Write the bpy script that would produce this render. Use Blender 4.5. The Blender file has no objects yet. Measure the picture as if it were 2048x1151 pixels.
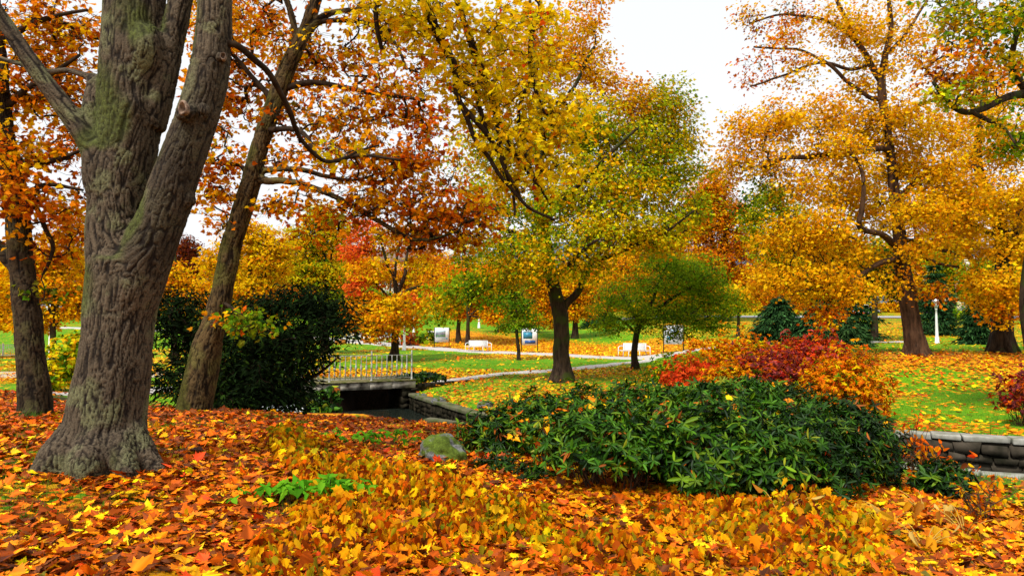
import bpy, bmesh, math, random
import numpy as np
from mathutils import Vector

rng = np.random.default_rng(7)
random.seed(7)
C = bpy.context.scene.collection
SC = bpy.context.scene

# ------------------------------------------------------------------ camera model (metres; camera stands at x=0,y=0)
F, HOR, EYE = 1365.0, 645.0, 1.65
TH = math.atan((HOR - 575.5) / F)

def ray(px, py):
    u = (px - 1024.0) / F; v = (575.5 - py) / F
    return np.array([u, math.cos(TH) - v * math.sin(TH), math.sin(TH) + v * math.cos(TH)])

def P(px, py, d):
    r = ray(px, py)
    return np.array([0, 0, EYE]) + r * (d / r[1])

def mpp(d):
    return d / F

# ------------------------------------------------------------------ noise
_perm = np.random.default_rng(99).permutation(256).astype(np.int64)
_perm = np.concatenate([_perm, _perm, _perm])
_val = np.random.default_rng(98).uniform(-1, 1, 256)

def vnoise(p):
    p = np.asarray(p, dtype=np.float64)
    i = np.floor(p).astype(np.int64); f = p - i
    i &= 255
    u = f * f * f * (f * (f * 6 - 15) + 10)
    def h(dx, dy, dz):
        return _val[_perm[_perm[_perm[(i[..., 0] + dx) & 255] + ((i[..., 1] + dy) & 255)] + ((i[..., 2] + dz) & 255)] & 255]
    x, y, z = u[..., 0], u[..., 1], u[..., 2]
    a = h(0,0,0)*(1-x)+h(1,0,0)*x; b = h(0,1,0)*(1-x)+h(1,1,0)*x
    c = h(0,0,1)*(1-x)+h(1,0,1)*x; d = h(0,1,1)*(1-x)+h(1,1,1)*x
    return (a*(1-y)+b*y)*(1-z)+(c*(1-y)+d*y)*z

def fbm(p, o=3):
    p = np.asarray(p, dtype=np.float64); s = 0; a = 1.0; t = 0
    for k in range(o):
        s = s + a * vnoise(p * (2.03 ** k) + 17.3 * k); t += a; a *= 0.5
    return s / t

def sm(x, a, b):
    t = np.clip((np.asarray(x, dtype=float) - a) / (b - a), 0, 1)
    return t * t * (3 - 2 * t)

def unit(v):
    return v / np.maximum(np.linalg.norm(v, axis=-1, keepdims=True), 1e-9)

# ------------------------------------------------------------------ terrain
NX = [-60, -11.4, -10.4, -7, -4.5, -2.8, 2.6, 7.3, 8.5, 18, 40]
NY = [23.1, 23.1, 22.0, 21.2, 20.9, 19.4, 15.7, 12.5, 11.5, 8.2, 4]
WX = [-60, -11.2, -8.6, -3.85, -3.3, -0.86, 4, 8.9, 10.2, 20, 40]
WY = [23.2, 23.2, 24.1, 26.4, 25.0, 20.0, 17.0, 14.2, 13.6, 10.2, 6]

def Ny(x): return np.interp(x, NX, NY)
def Wy(x): return np.interp(x, WX, WY)
def zw(x): return np.interp(x, [-12, -10.5, -4.3, 0, 5, 9, 20], [-.6, -.62, -1.12, -1.08, -.9, -.76, -.7])
def ze(x): return np.interp(x, [-14, -11, -8.5, 3, 8, 18], [-.45, -.6, -1.1, -1.08, -1.0, -1.0])

BED = -1.85
def height(x, y):
    x = np.asarray(x, dtype=float); y = np.asarray(y, dtype=float)
    ny = Ny(x); wy = Wy(x)
    s = np.maximum((ny - y) * 0.86, 0)
    hp = 0.12 + 0.2 * sm(-x, 0.5, 5.0) - 0.42 * sm(x, 2.0, 7.0)
    wl = sm(-x, -3.0, 1.0)
    near = ze(x) + (hp - ze(x)) * (wl * sm(s, 0, 10.5) + (1 - wl) * (1 - np.exp(-s / 4.0)))
    t = np.maximum((y - wy - 0.3) * 0.88, 0)
    zl = -0.68 + 0.0 * x
    far = zl + (zw(x) - zl) * np.exp(-t / 2.4)
    mound = sm(x, 7.5, 13) * sm(y, 22.5, 28)
    far = far + mound * (1.0 - 0.25 * sm(y, 32, 50))
    far = far + sm(y, 58, 76) * 0.95 + np.clip(y - 70, 0, 400) * 0.045
    far = far + sm(x, 13, 24) * sm(y, 58, 80) * 0.5
    far = far + 1.6 * np.exp(-((x + 22) / 14) ** 2) * sm(y, 72, 110)
    bed = BED + 0.0 * x
    ins = np.minimum((y - ny) / 0.5, (wy + 0.15 - y) / 0.3)        # >0 inside the channel
    z = np.where(y <= ny, near, np.where(y >= wy + 0.15, far, bed))
    k = np.clip((y - ny) / 0.45, 0, 1)                                 # near bank drops steeply
    zb = ze(x) * (1 - k) + BED * k
    z = np.where((y > ny) & (y < wy + 0.15), zb, z)
    # culvert behind the bridge
    cul = (((x > -9.2) & (x < -7.4)) | ((x > -6.3) & (x < -4.05))) & (y >= wy) & (y < wy + 2.3)
    z = np.where(cul, BED, z)
    n = fbm(np.stack([x * 0.35, y * 0.35, 0 * x], -1), 2) * 0.07
    n2 = fbm(np.stack([x * 1.7, y * 1.7, 0 * x + 5], -1), 2) * 0.025
    return z + (n + n2) * np.where((y > ny) & (y < wy + .3), 0.3, 1.0)

def h1(x, y): return float(height(np.array([x]), np.array([y]))[0])

def G(px, py):
    """first point where the line of sight meets the ground"""
    r = ray(px, py); t = np.concatenate([np.arange(2, 40, .02), np.arange(40, 300, .2)])
    q = np.array([0, 0, EYE])[None] + r[None] * t[:, None]
    b = q[:, 2] < height(q[:, 0], q[:, 1])
    k = int(np.argmax(b)) if b.any() else len(t) - 1
    return np.array([q[k, 0], q[k, 1], h1(q[k, 0], q[k, 1])])

# ------------------------------------------------------------------ mesh helpers
def mesh_np(name, V, loops, starts, totals, mat, col=None, smooth=False, attrs=None):
    me = bpy.data.meshes.new(name)
    V = np.ascontiguousarray(V, dtype=np.float32)
    me.vertices.add(len(V)); me.vertices.foreach_set('co', V.ravel())
    me.loops.add(len(loops)); me.loops.foreach_set('vertex_index', np.ascontiguousarray(loops, dtype=np.int32))
    me.polygons.add(len(starts))
    me.polygons.foreach_set('loop_start', np.ascontiguousarray(starts, dtype=np.int32))
    try:
        me.polygons.foreach_set('loop_total', np.ascontiguousarray(totals, dtype=np.int32))
    except Exception:
        pass
    me.update(calc_edges=True)
    if smooth:
        me.polygons.foreach_set('use_smooth', np.ones(len(starts), dtype=bool))
    if col is not None:
        a = me.color_attributes.new('Col', 'FLOAT_COLOR', 'POINT')
        c4 = np.ones((len(V), 4), dtype=np.float32); c4[:, :3] = col
        a.data.foreach_set('color', c4.ravel())
    for k, v in (attrs or {}).items():
        a = me.attributes.new(k, 'FLOAT', 'POINT'); a.data.foreach_set('value', np.ascontiguousarray(v, dtype=np.float32))
    if mat is not None: me.materials.append(mat)
    return me

def link(name, me, parent=None, loc=None):
    o = bpy.data.objects.new(name, me); C.objects.link(o)
    if loc is not None: o.location = [float(q) for q in loc]
    if parent is not None: o.parent = parent
    return o

def tag(o, label=None, cat=None, group=None, kind=None):
    if label: o['label'] = label
    if cat: o['category'] = cat
    if group: o['group'] = group
    if kind: o['kind'] = kind
    return o

def empty(name, loc, label, cat, group=None, rz=0.0):
    o = bpy.data.objects.new(name, None); C.objects.link(o)
    o.empty_display_size = 0.2
    o.location = [float(q) for q in loc]; o.rotation_euler = (0, 0, rz)
    return tag(o, label, cat, group)

class MB:
    """collects polygons, then links them as one mesh object"""
    def __init__(s): s.V = []; s.F = []; s.n = 0
    def add(s, V, Fs):
        V = np.asarray(V, float); s.V.append(V)
        s.F += [[i + s.n for i in f] for f in Fs]; s.n += len(V); return s
    def box(s, c, size, rz=0.0, jit=0.0, tilt=(0, 0)):
        a = np.array([[x, y, z] for z in (-.5, .5) for y in (-.5, .5) for x in (-.5, .5)]) * np.array(size)
        if jit: a = a + rng.uniform(-jit, jit, a.shape)
        if tilt[0] or tilt[1]:
            cx, sx = math.cos(tilt[0]), math.sin(tilt[0])
            a = a @ np.array([[1, 0, 0], [0, cx, sx], [0, -sx, cx]])
            cy, sy = math.cos(tilt[1]), math.sin(tilt[1])
            a = a @ np.array([[cy, 0, -sy], [0, 1, 0], [sy, 0, cy]])
        c_, s_ = math.cos(rz), math.sin(rz)
        a = a @ np.array([[c_, s_, 0], [-s_, c_, 0], [0, 0, 1]]) + np.array(c)
        return s.add(a, [[0, 2, 3, 1], [4, 5, 7, 6], [0, 1, 5, 4], [2, 6, 7, 3], [0, 4, 6, 2], [1, 3, 7, 5]])
    def tube(s, pts, rad, k=8, caps=True):
        V, L = tube_np(np.asarray(pts, float), np.asarray(rad, float), k)
        m = len(pts); Fs = []
        for i in range(m - 1):
            for j in range(k):
                a, b = i * k + j, i * k + (j + 1) % k
                Fs.append([a, b, b + k, a + k])
        if caps:
            Fs.append(list(range(k))[::-1]); Fs.append(list(range((m - 1) * k, m * k)))
        return s.add(V, Fs)
    def lathe(s, c, prof, k=12):
        pts = [(c[0], c[1], c[2] + z) for r, z in prof]
        return s.tube(pts, [r for r, z in prof], k)
    def build(s, name, mat, parent=None, smooth=False, loc=None):
        V = np.concatenate(s.V) if s.V else np.zeros((0, 3))
        loops = [i for f in s.F for i in f]; tot = [len(f) for f in s.F]
        st = np.concatenate([[0], np.cumsum(tot)[:-1]]) if tot else []
        return link(name, mesh_np(name, V, loops, st, tot, mat, smooth=smooth), parent, loc)

def tube_np(pts, rad, k):
    t = np.gradient(pts, axis=0); t = unit(t)
    ref = np.array([0.0, 0, 1.0])
    if abs(t[:, 2]).mean() > 0.75: ref = np.array([1.0, 0.2, 0])
    s = unit(np.cross(t, ref)); b = np.cross(t, s)
    a = np.arange(k) * 2 * math.pi / k
    V = pts[:, None] + rad[:, None, None] * (np.cos(a)[None, :, None] * s[:, None] + np.sin(a)[None, :, None] * b[:, None])
    return V.reshape(-1, 3), None

def tubes_batch(Pts, Rad, k):
    """Pts B x m x 3, Rad B x m -> verts, loops, totals of B open tubes"""
    B, m, _ = Pts.shape
    t = unit(np.gradient(Pts, axis=1)); mt = unit(t.mean(1))
    ref = np.where(np.abs(mt[:, 2:3]) > 0.75, np.array([[1.0, .2, 0]]), np.array([[0, 0, 1.0]]))
    s = unit(np.cross(t, ref[:, None])); b = np.cross(t, s)
    a = np.arange(k) * 2 * math.pi / k
    V = Pts[:, :, None] + Rad[:, :, None, None] * (np.cos(a)[None, None, :, None] * s[:, :, None] + np.sin(a)[None, None, :, None] * b[:, :, None])
    i = np.arange(m - 1)[:, None] * k; j = np.arange(k)[None]
    q = np.stack([i + j, i + (j + 1) % k, i + k + (j + 1) % k, i + k + j], -1).reshape(-1)
    L = (np.arange(B)[:, None] * (m * k) + q[None]).reshape(-1)
    return V.reshape(-1, 3), L, len(L) // 4

def catmull(pts, n):
    pts = np.asarray(pts, float); m = len(pts)
    if m == 2:
        t = np.linspace(0, 1, n)[:, None]; return pts[0] * (1 - t) + pts[1] * t
    e = np.concatenate([[2 * pts[0] - pts[1]], pts, [2 * pts[-1] - pts[-2]]])
    seg = np.linalg.norm(np.diff(pts[:, :3], axis=0), axis=1); cum = np.concatenate([[0], np.cumsum(seg)])
    u = np.linspace(0, cum[-1], n); k = np.clip(np.searchsorted(cum, u, side='right') - 1, 0, m - 2)
    t = ((u - cum[k]) / np.maximum(seg[k], 1e-9))[:, None]
    p0, p1, p2, p3 = e[k], e[k + 1], e[k + 2], e[k + 3]
    return .5 * (2 * p1 + (p2 - p0) * t + (2 * p0 - 5 * p1 + 4 * p2 - p3) * t * t + (3 * p1 - p0 - 3 * p2 + p3) * t ** 3)

# ------------------------------------------------------------------ materials
def new_mat(name):
    m = bpy.data.materials.new(name); m.use_nodes = True
    nt = m.node_tree; nt.nodes.clear()
    return m, nt, nt.nodes, nt.links

def nd(nodes, typ, **kw):
    n = nodes.new(typ)
    for k, v in kw.items():
        if k in n.inputs: n.inputs[k].default_value = v
        else: setattr(n, k, v)
    return n

def ramp(nodes, stops, interp='LINEAR'):
    r = nodes.new('ShaderNodeValToRGB'); cr = r.color_ramp; cr.interpolation = interp
    while len(cr.elements) > 1: cr.elements.remove(cr.elements[-1])
    for i, (p, c) in enumerate(stops):
        e = cr.elements[0] if i == 0 else cr.elements.new(p)
        e.position = p; e.color = (*c, 1)
    return r

def leaf_mat(name, trans=0.35, rough=0.55, spec=0.25):
    m, nt, N, L = new_mat(name)
    at = nd(N, 'ShaderNodeAttribute', attribute_name='Col')
    b = nd(N, 'ShaderNodeBsdfPrincipled'); b.inputs['Roughness'].default_value = rough
    b.inputs['Specular IOR Level'].default_value = spec
    tr = nd(N, 'ShaderNodeBsdfTranslucent'); mx = nd(N, 'ShaderNodeMixShader'); mx.inputs[0].default_value = trans
    o = nd(N, 'ShaderNodeOutputMaterial')
    L.new(at.outputs['Color'], b.inputs['Base Color']); L.new(at.outputs['Color'], tr.inputs['Color'])
    L.new(b.outputs[0], mx.inputs[1]); L.new(tr.outputs[0], mx.inputs[2]); L.new(mx.outputs[0], o.inputs[0])
    return m

def simple_mat(name, color, rough=0.6, spec=0.4, metal=0.0, noise=0.0, nscale=20.0, bump=0.0, second=None, co='Object'):
    m, nt, N, L = new_mat(name)
    b = nd(N, 'ShaderNodeBsdfPrincipled'); b.inputs['Roughness'].default_value = rough
    b.inputs['Specular IOR Level'].default_value = spec; b.inputs['Metallic'].default_value = metal
    o = nd(N, 'ShaderNodeOutputMaterial'); L.new(b.outputs[0], o.inputs[0])
    tc = nd(N, 'ShaderNodeTexCoord')
    nz = nd(N, 'ShaderNodeTexNoise'); nz.inputs['Scale'].default_value = nscale; nz.inputs['Detail'].default_value = 6
    L.new(tc.outputs[co], nz.inputs['Vector'])
    c2 = second if second else tuple(c * (1 - noise) for c in color)
    r = ramp(N, [(0.35, c2), (0.65, color)])
    L.new(nz.outputs['Fac'], r.inputs[0]); L.new(r.outputs[0], b.inputs['Base Color'])
    if bump:
        bp = nd(N, 'ShaderNodeBump'); bp.inputs['Strength'].default_value = bump; bp.inputs['Distance'].default_value = 0.02
        L.new(nz.outputs['Fac'], bp.inputs['Height']); L.new(bp.outputs[0], b.inputs['Normal'])
    return m

def bark_mat(name, c1, c2, moss=None, scale=9.0):
    m, nt, N, L = new_mat(name)
    b = nd(N, 'ShaderNodeBsdfPrincipled'); b.inputs['Roughness'].default_value = .9; b.inputs['Specular IOR Level'].default_value = .12
    o = nd(N, 'ShaderNodeOutputMaterial'); L.new(b.outputs[0], o.inputs[0])
    tc = nd(N, 'ShaderNodeTexCoord'); mp = nd(N, 'ShaderNodeMapping'); mp.inputs['Scale'].default_value = (1, 1, .22)
    L.new(tc.outputs['Object'], mp.inputs[0])
    nz = nd(N, 'ShaderNodeTexNoise'); nz.inputs['Scale'].default_value = scale; nz.inputs['Detail'].default_value = 8; nz.inputs['Roughness'].default_value = .65
    L.new(mp.outputs[0], nz.inputs['Vector'])
    r = ramp(N, [(.36, c2), (.62, c1)]); L.new(nz.outputs['Fac'], r.inputs[0])
    last = r.outputs[0]
    if moss:
        n2 = nd(N, 'ShaderNodeTexNoise'); n2.inputs['Scale'].default_value = 1.4; n2.inputs['Detail'].default_value = 6
        L.new(tc.outputs['Object'], n2.inputs['Vector'])
        r2 = ramp(N, [(.5, (0, 0, 0)), (.62, (1, 1, 1))]); L.new(n2.outputs['Fac'], r2.inputs[0])
        mx = nd(N, 'ShaderNodeMix', data_type='RGBA'); mx.inputs[7].default_value = (*moss, 1)
        L.new(r2.outputs[0], mx.inputs[0]); L.new(last, mx.inputs[6]); last = mx.outputs[2]
    L.new(last, b.inputs['Base Color'])
    bp = nd(N, 'ShaderNodeBump'); bp.inputs['Strength'].default_value = .8; bp.inputs['Distance'].default_value = .03
    L.new(nz.outputs['Fac'], bp.inputs['Height']); L.new(bp.outputs[0], b.inputs['Normal'])
    return m

def bark_col_mat(name):
    m, nt, N, L = new_mat(name)
    b = nd(N, 'ShaderNodeBsdfPrincipled'); b.inputs['Roughness'].default_value = .9; b.inputs['Specular IOR Level'].default_value = .15
    o = nd(N, 'ShaderNodeOutputMaterial'); L.new(b.outputs[0], o.inputs[0])
    at = nd(N, 'ShaderNodeAttribute', attribute_name='Col')
    tc = nd(N, 'ShaderNodeTexCoord'); nz = nd(N, 'ShaderNodeTexNoise'); nz.inputs['Scale'].default_value = 70; nz.inputs['Detail'].default_value = 5
    L.new(tc.outputs['Object'], nz.inputs['Vector'])
    r = ramp(N, [(.3, (.55, .55, .55)), (.7, (1.35, 1.35, 1.35))]); L.new(nz.outputs['Fac'], r.inputs[0])
    mx = nd(N, 'ShaderNodeMix', data_type='RGBA', blend_type='MULTIPLY'); mx.inputs[0].default_value = 1
    L.new(at.outputs['Color'], mx.inputs[6]); L.new(r.outputs[0], mx.inputs[7]); L.new(mx.outputs[2], b.inputs['Base Color'])
    bp = nd(N, 'ShaderNodeBump'); bp.inputs['Strength'].default_value = .5; bp.inputs['Distance'].default_value = .008
    L.new(nz.outputs['Fac'], bp.inputs['Height']); L.new(bp.outputs[0], b.inputs['Normal'])
    return m

def ground_mat():
    m, nt, N, L = new_mat('ground_turf')
    b = nd(N, 'ShaderNodeBsdfPrincipled'); b.inputs['Roughness'].default_value = .95; b.inputs['Specular IOR Level'].default_value = .1
    o = nd(N, 'ShaderNodeOutputMaterial'); L.new(b.outputs[0], o.inputs[0])
    tc = nd(N, 'ShaderNodeTexCoord')
    n1 = nd(N, 'ShaderNodeTexNoise'); n1.inputs['Scale'].default_value = .8; n1.inputs['Detail'].default_value = 8; n1.inputs['Roughness'].default_value = .7
    L.new(tc.outputs['Object'], n1.inputs['Vector'])
    n2 = nd(N, 'ShaderNodeTexNoise'); n2.inputs['Scale'].default_value = 14; n2.inputs['Detail'].default_value = 6
    L.new(tc.outputs['Object'], n2.inputs['Vector'])
    add = nd(N, 'ShaderNodeMath', operation='ADD'); L.new(n1.outputs['Fac'], add.inputs[0]); L.new(n2.outputs['Fac'], add.inputs[1])
    mul = nd(N, 'ShaderNodeMath', operation='MULTIPLY'); mul.inputs[1].default_value = .5; L.new(add.outputs[0], mul.inputs[0])
    grass = ramp(N, [(.36, (.035, .11, .002)), (.5, (.085, .24, .003)), (.64, (.20, .34, .004))]); L.new(mul.outputs[0], grass.inputs[0])
    # fallen leaves seen from afar: one colour per cell
    vo = nd(N, 'ShaderNodeTexVoronoi'); vo.inputs['Scale'].default_value = 9.0
    L.new(tc.outputs['Object'], vo.inputs['Vector'])
    sep = nd(N, 'ShaderNodeSeparateColor'); L.new(vo.outputs['Color'], sep.inputs[0])
    lf = ramp(N, [(.0, (.12, .02, .002)), (.3, (.38, .07, .002)), (.55, (.62, .19, .003)), (.8, (.75, .33, .004)), (1, (.82, .46, .01))])
    L.new(sep.outputs[0], lf.inputs[0])
    at = nd(N, 'ShaderNodeAttribute', attribute_name='leafy')
    lt = nd(N, 'ShaderNodeMath', operation='LESS_THAN'); L.new(sep.outputs[1], lt.inputs[0]); L.new(at.outputs['Fac'], lt.inputs[1])
    mx = nd(N, 'ShaderNodeMix', data_type='RGBA'); L.new(lt.outputs[0], mx.inputs[0]); L.new(grass.outputs[0], mx.inputs[6]); L.new(lf.outputs[0], mx.inputs[7])
    at2 = nd(N, 'ShaderNodeAttribute', attribute_name='soil')
    soil = ramp(N, [(.35, (.012, .007, .004)), (.65, (.05, .028, .014))]); L.new(n2.outputs['Fac'], soil.inputs[0])
    mx2 = nd(N, 'ShaderNodeMix', data_type='RGBA'); L.new(at2.outputs['Fac'], mx2.inputs[0]); L.new(mx.outputs[2], mx2.inputs[6]); L.new(soil.outputs[0], mx2.inputs[7])
    L.new(mx2.outputs[2], b.inputs['Base Color'])
    bp = nd(N, 'ShaderNodeBump'); bp.inputs['Strength'].default_value = .6; bp.inputs['Distance'].default_value = .04
    L.new(n2.outputs['Fac'], bp.inputs['Height']); L.new(bp.outputs[0], b.inputs['Normal'])
    return m

M = {}
M['leaf'] = leaf_mat('autumn_leaf', .48, .65, .05)
M['litter'] = leaf_mat('fallen_leaf', .10, .55, .1)
M['gloss'] = leaf_mat('glossy_leaf', .15, .45, .14)
M['yew'] = leaf_mat('yew_needle', .04, .85, .04)
M['needle'] = leaf_mat('needle', .1, .8, .03)
M['grass'] = leaf_mat('grass_blade', .3, .6, .2)
M['bark_near'] = bark_col_mat('furrowed_bark')
M['bark'] = bark_mat('dark_bark', (.055, .034, .02), (.012, .007, .004), (.035, .045, .008))
M['bark_brown'] = bark_mat('brown_bark', (.10, .05, .026), (.022, .011, .006), scale=7)
M['twig'] = simple_mat('twig_bark', (.045, .028, .016), .9, .1, noise=.6, nscale=12)
M['twig_far'] = simple_mat('grey_twig', (.05, .032, .022), .9, .1, noise=.5, nscale=5)
M['stem'] = simple_mat('shrub_stem', (.09, .05, .025), .9, .1, noise=.5, nscale=30)
M['ground'] = ground_mat()
M['path'] = simple_mat('gravel_path', (.52, .48, .44), .95, .1, noise=.3, nscale=30, bump=.3)
M['sand'] = simple_mat('sandy_path', (.55, .46, .33), .95, .1, noise=.3, nscale=20, bump=.3)
M['asphalt'] = simple_mat('road_surface', (.34, .34, .36), .9, .2, noise=.2, nscale=10)
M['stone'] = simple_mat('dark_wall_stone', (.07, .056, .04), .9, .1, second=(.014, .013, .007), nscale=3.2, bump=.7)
M['stone_shaded'] = simple_mat('shaded_wall_stone', (.034, .028, .018), .95, .03, second=(.006, .006, .003), nscale=3.2, bump=.7)  # darker copy of the wall stone, shade put into its colour
M['coping'] = simple_mat('pale_coping', (.34, .33, .29), .9, .2, second=(.16, .16, .12), nscale=4.5, bump=.5)
M['coping_moss'] = simple_mat('mossy_coping', (.13, .12, .075), .9, .2, second=(.05, .07, .012), nscale=3.5, bump=.5)
M['concrete'] = simple_mat('weathered_concrete', (.46, .42, .34), .9, .2, second=(.04, .03, .022), nscale=2.6, bump=.4)
M['iron'] = simple_mat('grey_painted_iron', (.48, .48, .44), .6, .3, second=(.2, .19, .15), nscale=9)
M['white'] = simple_mat('white_paint', (.82, .82, .80), .5, .4, noise=.08, nscale=8)
M['glass'] = simple_mat('lantern_glass', (.62, .66, .66), .15, .5, noise=.1, nscale=3)
M['black'] = simple_mat('black_steel', (.012, .012, .013), .5, .4, noise=.3, nscale=10)
M['blue'] = simple_mat('blue_print', (.03, .12, .28), .4, .4, second=(.02, .28, .33), nscale=6)
M['photo_green'] = simple_mat('green_print', (.12, .25, .06), .4, .4, second=(.05, .09, .12), nscale=5)
M['photo_sky'] = simple_mat('sky_print', (.45, .62, .75), .4, .4, second=(.6, .7, .78), nscale=4)
M['photo_hill'] = simple_mat('hill_print', (.12, .11, .2), .4, .4, second=(.2, .22, .2), nscale=7)
M['orange_wood'] = simple_mat('orange_wood', (.62, .24, .03), .7, .3, noise=.4, nscale=8)
M['brick'] = simple_mat('brick_base', (.38, .16, .09), .9, .2, noise=.4, nscale=10)
M['plaster'] = simple_mat('pale_plaster', (.72, .68, .6), .9, .2, noise=.1, nscale=2)
M['cream'] = simple_mat('cream_plaster', (.7, .58, .36), .9, .2, noise=.1, nscale=2)
M['roof'] = simple_mat('grey_roof', (.2, .13, .1), .8, .3, noise=.3, nscale=3)
M['window'] = simple_mat('window_glass', (.06, .08, .1), .1, .5, noise=.3, nscale=2)
M['tyre'] = simple_mat('tyre_rubber', (.02, .02, .02), .8, .2, noise=.2)
M['rock'] = simple_mat('boulder', (.2, .2, .19), .9, .2, second=(.06, .065, .05), nscale=9, bump=.6)

def water_mat():
    m, nt, N, L = new_mat('stream_water')
    b = nd(N, 'ShaderNodeBsdfPrincipled'); b.inputs['Base Color'].default_value = (.012, .016, .012, 1)
    b.inputs['Roughness'].default_value = .12; b.inputs['Specular IOR Level'].default_value = .12
    o = nd(N, 'ShaderNodeOutputMaterial'); L.new(b.outputs[0], o.inputs[0])
    tc = nd(N, 'ShaderNodeTexCoord'); nz = nd(N, 'ShaderNodeTexNoise'); nz.inputs['Scale'].default_value = 5; nz.inputs['Detail'].default_value = 4
    L.new(tc.outputs['Object'], nz.inputs['Vector'])
    bp = nd(N, 'ShaderNodeBump'); bp.inputs['Strength'].default_value = .6; bp.inputs['Distance'].default_value = .05
    L.new(nz.outputs['Fac'], bp.inputs['Height']); L.new(bp.outputs[0], b.inputs['Normal'])
    return m
M['water'] = water_mat()
M['foam'] = simple_mat('white_water', (.75, .78, .78), .4, .4, second=(.1, .14, .13), nscale=11, bump=.5)

# ------------------------------------------------------------------ palettes (linear albedo)
Y = (.90, .56, .003); GO = (.88, .38, .002); O = (.82, .22, .002); DO = (.60, .10, .002); RU = (.28, .05, .003)
BR = (.13, .035, .008); RE = (.74, .06, .008); DR = (.32, .012, .006); YG = (.64, .56, .006); LG = (.28, .40, .006)
GR = (.085, .21, .004); DG = (.022, .07, .004); OL = (.17, .15, .006); PI = (.42, .07, .06); MA = (.15, .025, .03)
PAL = {
    'orange': [(O, 4), (GO, 4), (Y, 2), (DO, 2), (RU, 1.2)],
    'gold': [(GO, 5), (Y, 3.6), (O, 2), (DO, .5), (OL, .3)],
    'amber': [((.94, .47, .004), 5), ((.93, .37, .003), 3.2), ((.95, .58, .006), 2.6), ((.80, .24, .003), .8), ((.5, .36, .006), .4)],
    'rust': [(DO, 2.2), (RU, 1.1), (O, 4.4), (GO, 4.2), (BR, .5), (Y, 2.4), (OL, .4)],
    'redrust': [(RE, 1.4), (DO, 1.2), ((.88, .15, .006), 3), (O, 4), (GO, 2.5)],
    'yellow': [(Y, 5), (GO, 3), (YG, 1), (O, .6), (DO, .3)],
    'yellowgreen': [(YG, 4), (Y, 2.5), (LG, 2), (GO, 2), (GR, 1)],
    'greengold': [(LG, 3), (YG, 3.2), (GR, 1.8), (GO, 2), (Y, 1.6)],
    'green': [(GR, 3), (LG, 4), (DG, .8), (YG, 1.2)],
    'olive': [(OL, 2), (GR, 3), (LG, 2.2), (DG, 1.2), (GO, .4)],
    'dark': [(DG, 4), (GR, 1), ((.012, .035, .004), 3)],
    'brown': [(RU, 3), (BR, 3), (DO, 1), (MA, 1.5)],
    'fire': [(GO, 4), (Y, 3.5), (O, 3), (RE, .5)],
    'red': [(RE, 5), (DR, 1.4), ((.8, .1, .015), 2.5), (DO, .6)],
    'crimson': [(RE, 3), (PI, 2), (DR, 2), (DO, 1)],
    'maroon': [(MA, 3), (PI, 2), (DR, 1.6), (DO, 1.6), (RU, 1)],
    'azalea': [(O, 4), (GO, 2.5), (DO, 3), (Y, 1), (OL, 1)],
}
def pick(pal, n, r=None):
    cs = np.array([c for c, w in PAL[pal]]); w = np.array([w for c, w in PAL[pal]], float); w /= w.sum()
    return cs[rng.choice(len(cs), n, p=w)]

# ------------------------------------------------------------------ leaf shapes: (verts, faces) x = width, y = length from stalk, z = normal
def halves(right, fold=.12, curl=.1):
    """mirror the right-hand outline about the midrib; two polygons sharing the midrib"""
    r = np.array(right, float); mid0, mid1 = (0, 0), (0, r[-1][1])
    pts = [(0, 0, 0)] + [(x, y, abs(x) * fold - curl * y * y) for x, y in r[:-1]] + [(0, r[-1][1], -curl * r[-1][1] ** 2)]
    n = len(pts)
    left = [(-x, y, z) for x, y, z in pts[1:-1]]
    V = pts + left
    f1 = list(range(n)); f2 = [0, n - 1] + [n + i for i in range(len(left) - 1, -1, -1)]
    return np.array(V), [f1, f2]
MAPLE = halves([(.10, .02), (.30, -.06), (.26, .10), (.52, .16), (.40, .26), (.56, .50), (.38, .44), (.27, .50), (.28, .66), (.20, .64), (.13, .80), (.08, .82), (0, 1.0)], .16, .14)
MAPLE2 = halves([(.27, -.02), (.24, .13), (.50, .30), (.36, .36), (.42, .58), (.20, .52), (.16, .74), (0, .98)], .15, .12)
MAPLE3 = halves([(.30, .08), (.46, .42), (.20, .48), (.12, .75), (0, 1.0)], .15, .12)
OVATE = halves([(.24, .18), (.30, .42), (.18, .74), (0, 1.0)], .2, .35)
QUAD = halves([(.38, .42), (0, 1.0)], .18, .1)
LANCE = halves([(.10, .2), (.145, .55), (.09, .85), (0, 1.0)], .25, .28)
BLADE = (np.array([(-.03, 0, 0), (.03, 0, 0), (.0, 1, .0)]), [[0, 1, 2]])
NEEDLE = halves([(.13, .3), (0, 1.0)], .2, .25)

def scatter(tmpl, pos, tip, nrm, scale, col, colvar=None):
    """one mesh's worth of leaves: arrays of place, tip direction, normal, size and colour"""
    T, Fs = tmpl; K = len(T); n = len(pos)
    tip = unit(tip); nrm = unit(nrm - tip * (nrm * tip).sum(-1, keepdims=True)); side = np.cross(tip, nrm)
    sc = np.asarray(scale, float)[:, None, None]
    cv = (rng.uniform(.2, 2.2, n) * np.where(rng.uniform(0, 1, n) < .25, -.8, 1))[:, None, None]
    V = pos[:, None] + sc * (T[None, :, 0:1] * side[:, None] + T[None, :, 1:2] * tip[:, None] + cv * T[None, :, 2:3] * nrm[:, None])
    lp = np.concatenate([np.array(f) for f in Fs]); tot = np.array([len(f) for f in Fs])
    L = (np.arange(n)[:, None] * K + lp[None]).reshape(-1)
    TOT = np.tile(tot, n)
    col = np.repeat(col[:, None], K, 1)
    if K > 12: col = col * np.exp(rng.normal(size=(n, K, 1)) * .22) * np.where(rng.uniform(0, 1, (n, K, 1)) < .10, .45, 1)
    return V.reshape(-1, 3), L, TOT, col.reshape(-1, 3)

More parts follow.
